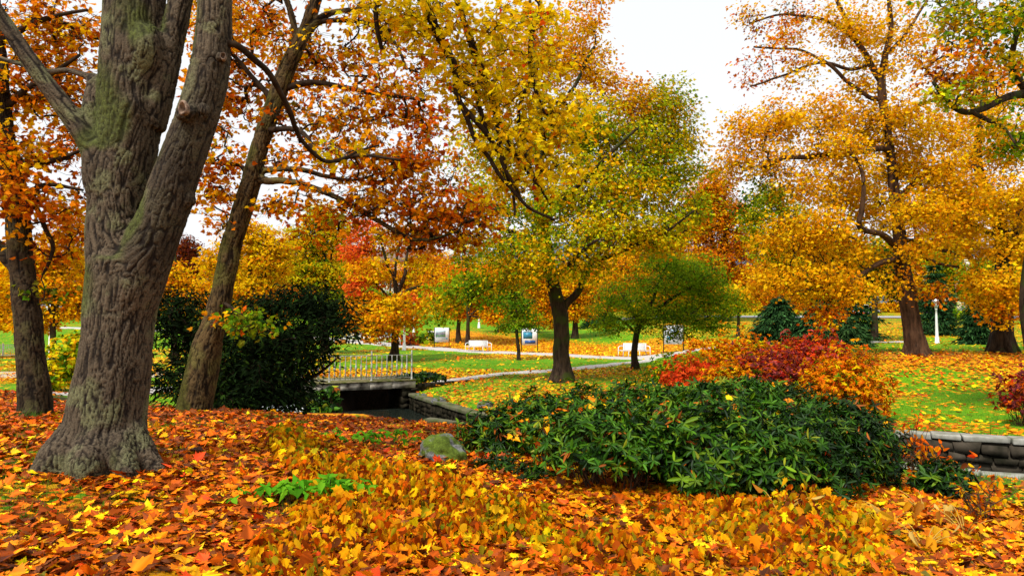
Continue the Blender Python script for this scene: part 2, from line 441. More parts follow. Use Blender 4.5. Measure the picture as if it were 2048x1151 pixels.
def combine(parts):
    Vs, Ls, Ts, Cs = [], [], [], []; off = 0
    for V, L, T, c in parts:
        Vs.append(V); Ls.append(L + off); Ts.append(T); Cs.append(c); off += len(V)
    V = np.concatenate(Vs); L = np.concatenate(Ls); T = np.concatenate(Ts)
    return V, L, np.concatenate([[0], np.cumsum(T)[:-1]]), T, np.concatenate(Cs)

def leaves_obj(name, parts, mat, parent=None, origin=None):
    parts = [p for p in parts if len(p[0])]
    V, L, S, T, c = combine(parts)
    if origin is not None: V = V - np.asarray(origin)[None]
    return link(name, mesh_np(name, V, L, S, T, mat, col=c), parent)

def rand_dirs(n, up=0.0, spread=1.0):
    d = rng.normal(size=(n, 3)) * spread; d[:, 2] += up
    return unit(d)

# ------------------------------------------------------------------ bark solid: tubes fused by a voxel remesh, then furrowed
def bark_solid(name, tubes, voxel, parent, origin, amp=.014, freq=26.0, mossiness=.5, tone=1.0, roots=None, moss_fn=None, tint=(1, 1, 1), skip=0, lich_shade_fn=None, smooth=6):
    mb = MB(); S, A, R, SL = [], [], [], []
    for tb in tubes:
        tb = np.asarray(tb, float); n = max(8, int(len(tb) * 6), int(np.linalg.norm(np.diff(tb[:, :3], axis=0), axis=1).sum() / .07))
        q = catmull(tb, n); mb.tube(q[:, :3], np.maximum(q[:, 3], .004), 28)
        S.append(q[:, :3]); A.append(unit(np.gradient(q[:, :3], axis=0))); R.append(q[:, 3])
        SL.append(q[0, 2] + (1 if q[-1, 2] > q[0, 2] else -1) * np.concatenate([[0], np.cumsum(np.linalg.norm(np.diff(q[:, :3], axis=0), axis=1))]))
    tmp = mb.build('tmp_' + name, None)
    md = tmp.modifiers.new('r', 'REMESH'); md.mode = 'VOXEL'; md.voxel_size = voxel; md.adaptivity = 0
    dg = bpy.context.evaluated_depsgraph_get()
    me = bpy.data.meshes.new_from_object(tmp.evaluated_get(dg))
    bpy.data.objects.remove(tmp)
    nv = len(me.vertices); V = np.empty(nv * 3); me.vertices.foreach_get('co', V); V = V.reshape(-1, 3)
    E = np.empty(len(me.edges) * 2, dtype=np.int64); me.edges.foreach_get('vertices', E); E = E.reshape(-1, 2)
    deg = np.bincount(E.ravel(), minlength=nv).astype(float)[:, None]
    for it in range(smooth):
        acc = np.stack([np.bincount(E[:, 0], V[E[:, 1], k], nv) + np.bincount(E[:, 1], V[E[:, 0], k], nv) for k in range(3)], -1)
        V = V + .6 * (acc / np.maximum(deg, 1) - V)
    me.vertices.foreach_set('co', V.ravel()); me.update()
    Nn = np.empty(nv * 3); me.vertices.foreach_get('normal', Nn); Nn = Nn.reshape(-1, 3)
    ns = len(S) - skip; SL = np.concatenate(SL[:ns]); S = np.concatenate(S[:ns]); A = np.concatenate(A[:ns]); R = np.concatenate(R[:ns])
    A = np.where(A[:, 2:3] < 0, -A, A)
    CT = np.empty_like(V); RR = np.empty(nv); SS = np.empty(nv)
    for i in range(0, nv, 20000):
        d = np.linalg.norm(V[i:i + 20000, None] - S[None], axis=2) - R[None] * .9
        d = d - d.min(1, keepdims=True)
        w = np.exp(-d / .045); w /= w.sum(1, keepdims=True)
        CT[i:i + 20000] = w @ S; RR[i:i + 20000] = w @ R; SS[i:i + 20000] = w @ SL
    pr = V - CT
    pr = unit(pr) * (.5 * np.linalg.norm(pr, axis=1, keepdims=True) + .5 * np.maximum(RR, .05)[:, None])
    wp = .011 * np.stack([vnoise(V * 6 + 3), vnoise(V * 6 + 31), vnoise(V * 6 + 57)], -1)
    q = np.stack([pr[:, 0], pr[:, 1] + .4 * pr[:, 2], SS * .115 + .3 * pr[:, 2]], -1) + wp
    f = freq
    ROT = np.array([[.80, .36, -.48], [-.60, .48, -.64], [0., .80, .60]])
    qs = q * np.array([1, 1, 1.25])
    n1 = vnoise(qs * f) + .65 * vnoise(qs @ ROT * f * 1.15 + 9)
    n2 = vnoise(qs @ ROT.T * f * 1.9 + 40) + .5 * vnoise(qs * f * 2.6 + 3)
    ridge = np.minimum(sm(np.abs(n1), 0, .42), .38 + .62 * sm(np.abs(n2), 0, .34))
    big = fbm(V * 3.0, 2)
    sc = np.clip(RR / .12, .25, 1.0)
    fine = vnoise(V * 90)
    V2 = V + Nn * ((amp * 1.5 * (ridge - .6) + amp * 1.2 * big + amp * .2 * fine) * sc)[:, None]
    me.vertices.foreach_set('co', (V2 - origin).ravel())
    me.polygons.foreach_set('use_smooth', np.ones(len(me.polygons), dtype=bool)); me.update()
    fur = np.clip((ridge - .12) / .7, 0, 1)[:, None]
    base = np.array([.118, .088, .056]); dark = np.array([.016, .011, .008]); lich = np.array([.18, .185, .085])
    tonal = fbm(V * 2.2 + 9, 3)[:, None]
    bs = base if lich_shade_fn is None else base * (.55 + .45 * lich_shade_fn(V)[:, None])  # right stem: browner bark without lichen, plus some shade put into the colour
    col = dark + (bs * (1 + .35 * tonal) - dark) * fur ** 1.2
    lm = sm(fbm(V * 5 + 40, 3), -.05, .4)[:, None] * .7
    if lich_shade_fn is not None: lm = lm * lich_shade_fn(V)[:, None]
    col = col * (1 - lm * fur) + lich * lm * fur
    ms = fbm(V * 1.6 + 70, 3) + .35 * Nn[:, 2] - .30 * Nn[:, 0] - .1
    if moss_fn is not None: ms = ms + moss_fn(V, Nn)
    mk = (sm(ms, .25 - .5 * mossiness + .1, .75 - .5 * mossiness) * (.45 + .55 * fur[:, 0]))[:, None]
    mossc = np.array([.075, .095, .016]) * (1 + .5 * vnoise(V * 40)[:, None])
    col = (col * (1 - .8 * mk) + mossc * .8 * mk) * tone * np.array(tint)
    a = me.color_attributes.new('Col', 'FLOAT_COLOR', 'POINT')
    c4 = np.ones((nv, 4), dtype=np.float32); c4[:, :3] = np.clip(col, .002, 1); a.data.foreach_set('color', c4.ravel())
    me.materials.clear(); me.materials.append(M['bark_near'])
    me.name = name
    return link(name, me, parent)

# ------------------------------------------------------------------ trees
def guide(pts, d0):
    """pts: (px, py, r_px[, d]) -> world polyline with radius"""
    out = []
    for p in pts:
        d = p[3] if len(p) > 3 else d0
        out.append([*P(p[0], p[1], d), p[2] * mpp(d)])
    return np.array(out)

def crown_branches(guides, clusters, cr, rt, jit=.10, m=5, up=.25, maxr=None):
    """join every leaf cluster to the nearest limb by a curved branch; returns branch polylines and radii"""
    nodes, par, gr, ptan = [], [], [], []
    for g in guides:
        n = max(6, int(np.linalg.norm(np.diff(g[:, :3], axis=0), axis=1).sum() / .35))
        q = catmull(g, n); t = unit(np.gradient(q[:, :3], axis=0))
        k0 = int(n * .28) if g is guides[0] else 1
        for i in range(k0, n):
            nodes.append(q[i, :3]); par.append(-1); gr.append(max(q[i, 3], .01)); ptan.append(t[i])
    ng = len(nodes)
    cap = ng + len(clusters) * m
    ND = np.zeros((cap, 3)); ND[:ng] = nodes; TG = np.zeros((cap, 3)); TG[:ng] = ptan
    PA = -np.ones(cap, dtype=int); n = ng
    d0 = np.min(np.linalg.norm(clusters[:, None] - ND[None, :ng], axis=2), axis=1) if len(clusters) < 4000 else np.zeros(len(clusters))
    order = np.argsort(d0); base = []
    for ci in order:
        c = clusters[ci]
        df = ND[:n] - c; dist = np.sqrt((df * df).sum(1)) + .6 * np.maximum(df[:, 2], 0)
        k = int(np.argmin(dist)); a = ND[k]; L = np.linalg.norm(c - a)
        dr = unit((c - a) * .7 + TG[k] * L * .5 + np.array([0, 0, up * L]))
        t = (np.arange(1, m + 1) / m)[:, None]
        ctl = a + dr * L * .5
        q = (1 - t) ** 2 * a + 2 * t * (1 - t) * ctl + t * t * c
        q[:-1] += rng.normal(size=(m - 1, 3)) * jit * min(L, 1.2) * .5
        ND[n:n + m] = q; PA[n] = k; PA[n + 1:n + m] = np.arange(n, n + m - 1)
        TG[n:n + m] = unit(np.gradient(np.concatenate([[a], q]), axis=0))[1:]
        base.append((k, n)); n += m
    cnt = np.zeros(n)
    for k, s in base: cnt[s + m - 1] += 1
    for i in range(n - 1, ng - 1, -1): cnt[PA[i]] += cnt[i]
    rad = rt * np.maximum(cnt, 1) ** .45
    if maxr: rad = np.minimum(rad, maxr)
    B = np.array([[k] + list(range(s, s + m)) for k, s in base])
    Pt = ND[B]; Rd = rad[B].copy()
    gcap = np.array([gr[k] * .7 if k < ng else 1e9 for k, s in base])
    Rd = np.minimum(Rd, gcap[:, None])
    Rd[:, 0] = np.minimum(Rd[:, 1] * 1.15, gcap)
    Rd[:, -1] = np.minimum(Rd[:, -1], rt)
    return Pt, Rd

def sample_lobe(c, r, n, shell=.45):
    d = rand_dirs(n); u = rng.uniform(0, 1, n) ** shell
    return c + d * u[:, None] * r

def make_tree(name, label, cat, base, d0, trunk, limbs, lobes, pal='orange', leaf=.13, tmpl=MAPLE2, per=16, cr=.35, cover=2.0,
              group=None, solid=None, bark=None, twig=None, rt=.006, twigs=3, flat=.45, upn=.9, gap=0.0, k=5, shell=.45, limb_top=True, solid_limbs=(), maxr=None, lmat='leaf', clear=.5):
    """lobes: (px, py, d, rx_px, ry_px, rz_m[, palette[, cover]])"""
    bark = bark or M['bark']; twig = twig or M['twig']
    tg = guide(trunk, d0); lg = [guide(l, d0) for l in limbs]
    bz = h1(tg[0, 0], tg[0, 1]); origin = np.array([tg[0, 0], tg[0, 1], bz])
    root = empty(name, origin, label, cat, group)
    if tg[0, 2] > bz - .15:
        tg = np.concatenate([[[tg[0, 0], tg[0, 1], bz - .2, tg[0, 3] * 1.12]], tg])
    # clusters
    Lv = []; CP = []; CC = []; CL = []
    A = .5 * .55 * leaf * leaf
    for lb in lobes:
        px, py, d, rx, ry, rz = lb[:6]; pl = lb[6] if len(lb) > 6 and lb[6] else pal; cv = lb[7] if len(lb) > 7 else cover
        c = P(px, py, d); r = np.array([rx * mpp(d), rz, ry * mpp(d)])
        n = max(3, int(cv * math.pi * r[0] * r[2] / (per * A)))
        pts = sample_lobe(c, r, n, shell); CP.append(pts); CL += [pl] * n
    CP = np.concatenate(CP)
    CP[:, 2] = np.maximum(CP[:, 2], height(CP[:, 0], CP[:, 1]) + clear)
    Pt, Rd = crown_branches([tg] + lg, CP, cr, rt, maxr=maxr)
    # trunk and limbs
    if solid:
        tb = bark_solid('trunk', [tg] + [lg[i] for i in solid_limbs], parent=root, origin=origin, **solid)
        rest = [l for i, l in enumerate(lg) if i not in solid_limbs]
    else:
        mb = MB()
        q = catmull(tg, len(tg) * 5); q[:, :2] += (vnoise(q[:, :3] * 2.0 + 5) * .12 * q[:, 3])[:, None]
        mb.tube(q[:, :3] - origin, q[:, 3], 14)
        # root flare
        for a in np.arange(5) * 1.257 + rng.uniform(0, 1):
            r0 = tg[min(3, len(tg) - 1), 3] * 1.05; dr = np.array([math.cos(a), math.sin(a), 0])
            mb.tube([np.array([0, 0, r0 * 2.2]) + dr * r0 * .55, np.array([0, 0, r0 * .8]) + dr * r0 * 1.0, dr * r0 * 1.75 + np.array([0, 0, -.1])], [r0 * .42, r0 * .36, r0 * .10], 8)
        for l in lg:
            q = catmull(l, len(l) * 5); wv = np.minimum(np.arange(len(q)) / 4, 1)[:, None] * mpp(d0) * 5; q[:, :3] += wv * np.stack([vnoise(q[:, :3] * .9 + 3), vnoise(q[:, :3] * .9 + 33), vnoise(q[:, :3] * .9 + 63)], -1); mb.tube(q[:, :3] - origin, np.maximum(q[:, 3], .006), 8)
        tb = mb.build('trunk', bark, root, smooth=True); rest = []
    V, L, nf = tubes_batch(Pt - origin, Rd, k)
    off = len(V); Vs, Ls = [V], [L]
    if twigs:
        m = 4; n = len(CP) * twigs
        st = np.repeat(Pt[:, -1], twigs, 0); en = st + rng.normal(size=(n, 3)) * np.array([cr, cr, cr * flat]) * .8
        t = np.linspace(0, 1, m)[None, :, None]; tw = st[:, None] * (1 - t) + en[:, None] * t
        tw[:, 1:-1] += rng.normal(size=(n, m - 2, 3)) * cr * .10
        tr = np.linspace(1, .35, m)[None] * np.full((n, 1), rt * .75)
        V3, L3, _ = tubes_batch(tw - origin, tr, 3); Vs.append(V3); Ls.append(L3 + off); off += len(V3)
    if rest:
        mb = MB()
        for l in rest:
            q = catmull(l, len(l) * 5); mb.tube(q[:, :3] - origin, np.maximum(q[:, 3], .005), 10)
        V4 = np.concatenate(mb.V); L4 = np.array([i for f in mb.F if len(f) == 4 for i in f])
        Vs.append(V4); Ls.append(L4 + off)
    V = np.concatenate(Vs); L = np.concatenate(Ls); nf = len(L) // 4
    link('branches', mesh_np('branches', V, L, np.arange(nf) * 4, np.full(nf, 4), twig, smooth=True), root)
    # leaves
    n = len(CP) * per
    off = rng.normal(size=(n, 3)) * np.array([cr, cr, cr * flat]) * .62
    # leaves hang towards the outside of the cluster, tips down
    pos = np.repeat(CP, per, 0) + off
    tip = unit(off * np.array([1, 1, .3]) + rng.normal(size=(n, 3)) * .25 * cr + np.array([0, 0, -.30 * cr]))
    cen = CP.mean(0); nrm = unit(rng.normal(size=(n, 3)) * .62 + np.array([0, 0, upn * .75]) + unit(pos - cen) * np.array([.75, .75, .3]))
    ccol = np.concatenate([pick(p, 1) for p in CL]); ccol = np.repeat(ccol, per, 0)
    lcol = np.concatenate([pick(p, per) for p in CL])
    w = rng.uniform(0, 1, (n, 1)) ** .8; col = np.where(rng.uniform(0, 1, (n, 1)) < .78, ccol * (.55 + .45 * w) + lcol * (.45 - .45 * w), lcol)
    col = np.clip(col * np.exp(rng.normal(size=(n, 1)) * .15), .002, .92)
    szs = leaf * np.exp(rng.normal(size=n) * .22)
    leaves_obj('crown', [scatter(tmpl, pos, tip, nrm, szs, col)], M[lmat], root, origin)
    return root
# ------------------------------------------------------------------ camera, sky, sun
cam = bpy.data.cameras.new('camera'); co = bpy.data.objects.new('camera', cam); C.objects.link(co)
co.location = (0, 0, EYE); co.rotation_euler = (math.pi / 2 + TH, 0, 0)
cam.sensor_width = 36; cam.lens = 36 * F / 2048; cam.clip_start = .05; cam.clip_end = 3000
SC.camera = co

SUN_EL, SUN_AZ = math.radians(52), math.radians(215)     # behind the camera, to the left; thin overcast
W = bpy.data.worlds.new('World'); SC.world = W; W.use_nodes = True
nt = W.node_tree; nt.nodes.clear(); N, L = nt.nodes, nt.links
sky = N.new('ShaderNodeTexSky'); sky.sky_type = 'NISHITA'; sky.sun_disc = False
sky.sun_elevation = SUN_EL; sky.sun_rotation = SUN_AZ; sky.air_density = 1; sky.dust_density = 3; sky.ozone_density = 1
hs = N.new('ShaderNodeHueSaturation'); hs.inputs['Saturation'].default_value = .10; hs.inputs['Value'].default_value = 1.0
mx = N.new('ShaderNodeMix'); mx.data_type = 'RGBA'; mx.inputs[0].default_value = .75; mx.inputs[7].default_value = (7.6, 7.8, 8.0, 1)   # cloud veil
bg = N.new('ShaderNodeBackground'); bg.inputs['Strength'].default_value = .10
wo = N.new('ShaderNodeOutputWorld')
L.new(sky.outputs[0], hs.inputs['Color']); L.new(hs.outputs[0], mx.inputs[6]); L.new(mx.outputs[2], bg.inputs['Color']); L.new(bg.outputs[0], wo.inputs[0])
sl = bpy.data.lights.new('sun', 'SUN'); sl.energy = 3.0; sl.angle = math.radians(10); sl.color = (1, .96, .9)
so = bpy.data.objects.new('sun', sl); C.objects.link(so)
sd = Vector((math.sin(SUN_AZ) * math.cos(SUN_EL), math.cos(SUN_AZ) * math.cos(SUN_EL), math.sin(SUN_EL)))
so.rotation_euler = sd.to_track_quat('Z', 'Y').to_euler(); so.location = (-20, -30, 40)
SC.view_settings.view_transform = 'Standard'; SC.view_settings.look = 'None'; SC.view_settings.exposure = .6; SC.view_settings.gamma = 1
SC.cycles.max_bounces = 5; SC.cycles.diffuse_bounces = 1; SC.cycles.glossy_bounces = 2; SC.cycles.transmission_bounces = 2; SC.cycles.transparent_max_bounces = 2
SC.cycles.caustics_reflective = False; SC.cycles.caustics_refractive = False

# ------------------------------------------------------------------ where leaves have fallen (0..1)
def in_poly(x, y, poly):
    x = np.asarray(x); y = np.asarray(y); ins = np.zeros(x.shape, bool); n = len(poly)
    for i in range(n):
        x0, y0 = poly[i]; x1, y1 = poly[(i + 1) % n]
        c = ((y0 > y) != (y1 > y)) & (x < (x1 - x0) * (y - y0) / (y1 - y0 + 1e-12) + x0)
        ins ^= c
    return ins

KERB = np.array([(-10.6, 24.2), (-9.0, 24.8), (-4.3, 27.2), (-3.0, 28.4), (-.5, 31.1), (3.2, 34.9), (5.8, 38.2), (8.4, 41.7)])
FARP = np.array([(-60, 88), (-30, 75), (-16.6, 68), (-8.3, 61.7), (-2.8, 55.5), (3, 49.5), (8.4, 44.2), (11.5, 42.3), (14, 41.8)])
def line_y(P_, x): return np.interp(x, P_[:, 0], P_[:, 1])

def leafy(x, y):
    x = np.asarray(x, float); y = np.asarray(y, float)
    ny, wy = Ny(x), Wy(x); fy = line_y(FARP, x); ky = line_y(KERB, x)
    n = fbm(np.stack([x * .5, y * .5, 0 * x + 3], -1), 3); n2 = fbm(np.stack([x * .13, y * .13, 0 * x + 8], -1), 2)
    near = np.clip(.93 + .28 * n, 0, 1) * (1 - .9 * sm(x, 3.8, 5.2) * sm(x * .35 + y, 8.6, 10))
    bank = np.clip(.28 + .3 * n, .1, .6)
    lawn = np.clip(.10 + 1.2 * n2 + .35 * n, .04, .75)
    right = np.clip(.30 + .6 * n + .14 * sm(y, 21, 24), .03, 1)
    right = np.maximum(right, sm(y + n * 1.5, 24.0, 26.2) * .95 * (1 - .97 * sm(y + n, 28.6, 29.8)))
    right = right * (1 - .85 * sm(y, 29, 31))
    far_or = np.clip(sm(y - fy, .8, 2) * (1 - sm(y - fy + n * 3, 15, 24)) * sm(x, -11, -5) * 1.1, 0, .95) * (1 - .9 * sm(x, 15, 19))
    farl = np.clip(.08 + .35 * n2 + .2 * n, 0, .5)
    rbank = np.clip(.36 + .6 * n, 0, .9) * sm(x, 13, 18) * sm(y, 54, 60)
    z = np.where(y < ny, near, np.where(y < wy, .5, bank))
    far = (y > wy)
    z = np.where(far & (y > ky) & (x < 8.4), lawn, z)
    sx = sm(x, 5.5, 7.5)
    z = np.where(far & (y < 45), z * (1 - sx) + right * sx, z)
    z = np.where(far & (y >= fy), np.maximum(np.maximum(far_or, farl), rbank), z)
    z = np.where((x < -9.6) & (y > 15.5) & (y < 60), np.clip(.3 + .8 * n, .03, .9), z)
    return z

# ------------------------------------------------------------------ ground sheet
def axis(parts):
    a = []
    for s, e, st in parts: a.append(np.arange(s, e, st))
    return np.concatenate(a + [np.array([parts[-1][1]])])
xs = axis([(-700, -150, 40), (-150, -60, 6), (-60, -24, 1.5), (-24, -12, .5), (-12, 14, .16), (14, 26, .5), (26, 60, 1.5), (60, 150, 6), (150, 700, 40)])
ys = axis([(-30, -4, 2), (-4, 3, .5), (3, 30.6, .16), (30.6, 46, .4), (46, 90, 1), (90, 160, 4), (160, 700, 30)])
X, Yg = np.meshgrid(xs, ys); Z = height(X, Yg)
V = np.stack([X, Yg, Z], -1).reshape(-1, 3); nx, ny_ = len(xs), len(ys)
i = (np.arange(ny_ - 1)[:, None] * nx + np.arange(nx - 1)[None]).ravel()
Lq = np.stack([i, i + 1, i + nx + 1, i + nx], -1).ravel()
xx, yy = V[:, 0], V[:, 1]
soil = np.clip(((yy > Ny(xx) - .2) & (yy < Wy(xx) + .1)) * 1.0, 0, 1)
soil = np.maximum(soil, .9 * (yy < Ny(xx)) * np.clip(fbm(np.stack([xx * .8, yy * .8, 0 * xx + 21], -1), 3) * 1.2 + .6, 0, 1) * (yy < 20) * (xx > -13))
soil = np.maximum(soil, ((xx > -9.6) & (xx < -3.7) & (yy >= Wy(xx)) & (yy < Wy(xx) + 2.5)) * 1.0)
g = link('ground', mesh_np('ground', V, Lq, np.arange(len(i)) * 4, np.full(len(i), 4), M['ground'], smooth=True,
         attrs={'leafy': leafy(xx, yy) * np.where(yy < 20, .9, 1.0), 'soil': soil}))
tag(g, kind='structure')

def ribbon(name, line, w, mat, off=.02, n=160, wv=.15):
    q = catmull(np.c_[line, np.zeros(len(line))], n)[:, :2]; t = unit(np.gradient(q, axis=0)); s = np.stack([-t[:, 1], t[:, 0]], -1)
    K = 7; V = []
    for j in range(K):
        u = (j / (K - 1) - .5) * w
        p = q + s * (u + (wv * vnoise(np.stack([q[:, 0] * .8, q[:, 1] * .8, 0 * q[:, 0] + (7 if u > 0 else 2)], -1)) * (abs(u) / (w / 2)))[:, None])
        z = height(p[:, 0], p[:, 1]) + off - (.05 if j in (0, K - 1) else 0)
        V.append(np.c_[p, z])
    V = np.stack(V, 1).reshape(-1, 3)
    i = (np.arange(n - 1)[:, None] * K + np.arange(K - 1)[None]).ravel()
    L = np.stack([i, i + K, i + K + 1, i + 1], -1).ravel()
    o = link(name, mesh_np(name, V, L, np.arange(len(i)) * 4, np.full(len(i), 4), mat, smooth=True)); return tag(o, kind='structure')
ribbon('park_path', FARP, 2.6, M['path'], .045)
ribbon('bank_path', KERB[2:], 1.1, M['path'], .04)
ribbon('side_path', np.array([(-10.3, 24.3), (-11.6, 23.2), (-11.6, 21), (-11.2, 19), (-12.0, 16.9), (-16, 14.6), (-24, 13)]), 1.2, M['path'], .035)
ribbon('sandy_walk', np.array([(-60, 34), (-32, 31.5), (-22, 30.5), (-15, 31), (-11.5, 33)]), 3.6, M['sand'], .045)
ribbon('lawn_path', np.array([(14.5, 49.5), (18, 50.5), (24, 53), (34, 57)]), 1.2, M['path'], .05)
ribbon('road', np.array([(15, 93), (30, 90), (50, 88), (90, 86), (160, 90)]), 6, M['asphalt'], .12)

# water in the stream
wx = np.arange(-12, 40.1, .5); WV = []
for x in wx: WV += [(x, Ny(x) - .1, -1.62), (x, Wy(x) + .25, -1.62)]
wf = [[2 * k, 2 * k + 2, 2 * k + 3, 2 * k + 1] for k in range(len(wx) - 1)]
tag(MB().add(WV, wf).build('stream_water', M['water'], smooth=True), kind='structure')
mb = MB()
q = np.array([(-9.4, 24.6), (-7.3, 25.0)])
nn = 26
WV = []
for a in range(nn):
    for b in range(9):
        x = -9.3 + 1.95 * a / (nn - 1); t = b / 8
        y = float(Wy(x)) + .6 - 1.7 * t; z = -1.15 - .44 * sm(t, .15, .75) + .04 * float(vnoise(np.array([[x * 5, y * 5, 1.]]))[0])
        WV.append((x, y, z))
mb.add(WV, [[a * 9 + b, a * 9 + b + 1, (a + 1) * 9 + b + 1, (a + 1) * 9 + b] for a in range(nn - 1) for b in range(8)])
tag(mb.build('cascade_water', M['foam'], smooth=True), kind='structure')

# far hills
th = np.linspace(math.radians(-70), math.radians(70), 180); HV = []
for k, (rr, base) in enumerate([(230, -1), (300, 16), (380, 34), (480, 60), (600, 74), (690, 20)]):
    rid = .55 + .45 * fbm(np.stack([th * 3 + 2, th * 0 + k * .05, th * 0], -1), 3)
    HV.append(np.stack([np.sin(th) * rr, np.cos(th) * rr, 6 + base * rid + 2.5 * vnoise(np.stack([th * 60, th * 0 + k, th * 0], -1))], -1))
HV = np.stack(HV); a, b = HV.shape[:2]
i = (np.arange(a - 1)[:, None] * b + np.arange(b - 1)[None]).ravel()
HL = np.stack([i, i + 1, i + b + 1, i + b], -1).ravel()
hm = simple_mat('hazy_wooded_hill', (.10, .16, .20), .95, .05, second=(.05, .09, .13), nscale=.05)  # forest colour turned blue to stand in for distance haze
tag(link('hills', mesh_np('hills', HV.reshape(-1, 3), HL, np.arange(len(i)) * 4, np.full(len(i), 4), hm, smooth=True)), kind='structure')

# ------------------------------------------------------------------ fallen leaves
def ground_normal(x, y, e=.1):
    return unit(np.stack([height(x - e, y) - height(x + e, y), height(x, y - e) - height(x, y + e), 2 * e + 0 * x], -1))

def litter(n, ymin, ymax, tmpl, size, pal, lift=.02, tilt=.35, dens=None, halfw=.80, pad=1.5, clear=None):
    u = rng.uniform(0, 1, n); y = np.sqrt(ymin ** 2 + u * (ymax ** 2 - ymin ** 2)); x = rng.uniform(-1, 1, n) * (halfw * y + pad)
    d = leafy(x, y) if dens is None else dens(x, y)
    k = rng.uniform(0, 1, n) < d
    k &= ~((y > 14) & (height(x, y) < -1.35))
    x, y = x[k], y[k]; n = len(x)
    z = height(x, y) + rng.uniform(.3, 1.6, n) * lift
    g = ground_normal(x, y); nrm = unit(g + rng.normal(size=(n, 3)) * tilt); flip = rng.uniform(0, 1, n) < .2; nrm[flip] *= -1
    tip = rand_dirs(n); tip[:, 2] *= .2
    base = pick(pal, n) if isinstance(pal, str) else pal(x, y)
    col = np.clip(base * np.exp(rng.normal(size=(n, 1)) * .28), .002, .9)
    return scatter(tmpl, np.stack([x, y, z], -1), tip, nrm, size * np.exp(rng.normal(size=n) * .25), col)

PAL['floor'] = [(O, 4), (DO, 4.6), (RU, 5), (GO, 2.6), (Y, 1.6), (BR, 2.6), (RE, .4)]
PAL['floor_y'] = [(O, 4), (GO, 4), (Y, 1.8), (DO, 3), (RU, 2), (BR, 1), (OL, .8)]
PAL['floor_r'] = [(DO, 5), (RU, 5), (O, 1.6), (BR, 3), (GO, .35), (RE, .5)]
def floor_col(x, y):
    n = len(x); w = rng.uniform(0, 1, n)
    yel = np.clip(.08 + .6 * sm(x + y * .15, 0, 3.0) - .35 * sm(y, 7, 11), 0, 1); red = np.clip(.3 + .55 * sm(y, 6.5, 10.5), 0, 1) * (1 - yel)
    out = pick('floor', n); a = pick('floor_y', n); b = pick('floor_r', n)
    a = a * np.array([.86, .82, 1]); out[w < yel] = a[w < yel]; r = (w > 1 - red); out[r] = b[r]
    return out
PAL['far_floor'] = [(GO, 4), (O, 3.5), (Y, 2), (DO, 2.4), (RU, 1.5)]
def tuft_m(x, y):
    n = fbm(np.stack([x * 1.1, y * 1.1, 0 * x + 50], -1), 3)
    return (y < Ny(x)) * (x < .1 - .1 * y) * sm(n, .14, .3)
def near_side(x, y): return (y < Ny(x) + .1) * leafy(x, y) * (1 - .8 * tuft_m(x, y))
def far_side(x, y):
    on_path = (np.abs(y - line_y(FARP, x)) < 1.6) | ((np.abs(y - line_y(KERB, x)) < .9) & (x > -9) & (x < 8.4))
    return (y > Wy(x) + .25) * leafy(x, y) * np.where(on_path, .12, 1)
parts = [litter(92000, 3.6, 9.5, MAPLE, .07, floor_col, .04, .36, near_side), litter(5000, 3.6, 9.5, MAPLE, .098, floor_col, .055, .3, near_side),
         litter(72000, 9.0, 20, MAPLE2, .085, floor_col, .035, .35, near_side)]
tag(leaves_obj('fallen_leaves', parts, M['litter']), kind='stuff')
parts = [litter(52000, 12, 34, MAPLE2, .115, 'far_floor', .065, .3, far_side),
         litter(60000, 30, 70, QUAD, .19, 'gold', .03, .3, far_side)]
tag(leaves_obj('scattered_leaves', parts, M['litter']), kind='stuff')

# ------------------------------------------------------------------ grass
def grass(n, ymin, ymax, hgt, dens, name):
    u = rng.uniform(0, 1, n); y = np.sqrt(ymin ** 2 + u * (ymax ** 2 - ymin ** 2)); x = rng.uniform(-1, 1, n) * (.80 * y + 1)
    k = rng.uniform(0, 1, n) < dens(x, y); x, y = x[k], y[k]; n = len(x)
    pos = np.stack([x, y, height(x, y) - .01], -1); tip = rand_dirs(n, 1.6, .7); nrm = rand_dirs(n); nrm[:, 1] -= .6
    t = rng.uniform(0, 1, (n, 1)); col = np.array([.045, .15, .003]) * (1 - t) + np.array([.20, .34, .006]) * t
    big = fbm(np.stack([x * .4, y * .4, 0 * x], -1), 2)[:, None]; col = np.clip(col * (1 + .7 * big), .004, .8)
    bank = ((y > Wy(x)) & (y < line_y(KERB, x) - .5) & (x < 8))[:, None]; col = np.where(bank, col * np.array([.85, .55, .8]), col)  # bank blades duller and darker: tree shade put into their colour
    s = hgt * np.exp(rng.normal(size=n) * .3)
    B = (BLADE[0] * np.array([1.6 if ymin > 10 else 1.0, 1, 1]), BLADE[1])
    tag(leaves_obj(name, [scatter(B, pos, tip, nrm, s, col)], M['grass']), kind='stuff')
def tuft_d(x, y):
    n = fbm(np.stack([x * 1.1, y * 1.1, 0 * x + 50], -1), 3)
    return (y < Ny(x)) * (x < -.4 - .1 * y + .5) * sm(n, .08, .26) * .9
grass(110000, 3.8, 12, .085, lambda x, y: tuft_m(x, y) * .95, 'grass_tufts')
def lawn_d(x, y):
    p = (np.abs(y - line_y(FARP, x)) < 1.6) | ((np.abs(y - line_y(KERB, x)) < .7) & (x < 8.4))
    return (y > Wy(x) + .3) * (1 - .8 * leafy(x, y)) * np.where(p, 0, 1) * np.where((x > 4) | (y < 36), 1, .4)
grass(150000, 12, 40, .085, lawn_d, 'lawn_grass')
def ledge_d(x, y): return (y < Ny(x)) * (x > 3.6) * (y > 6) * sm(x * .5 + y, 9.6, 11.4) * .9
grass(60000, 7, 14, .085, ledge_d, 'bank_grass')

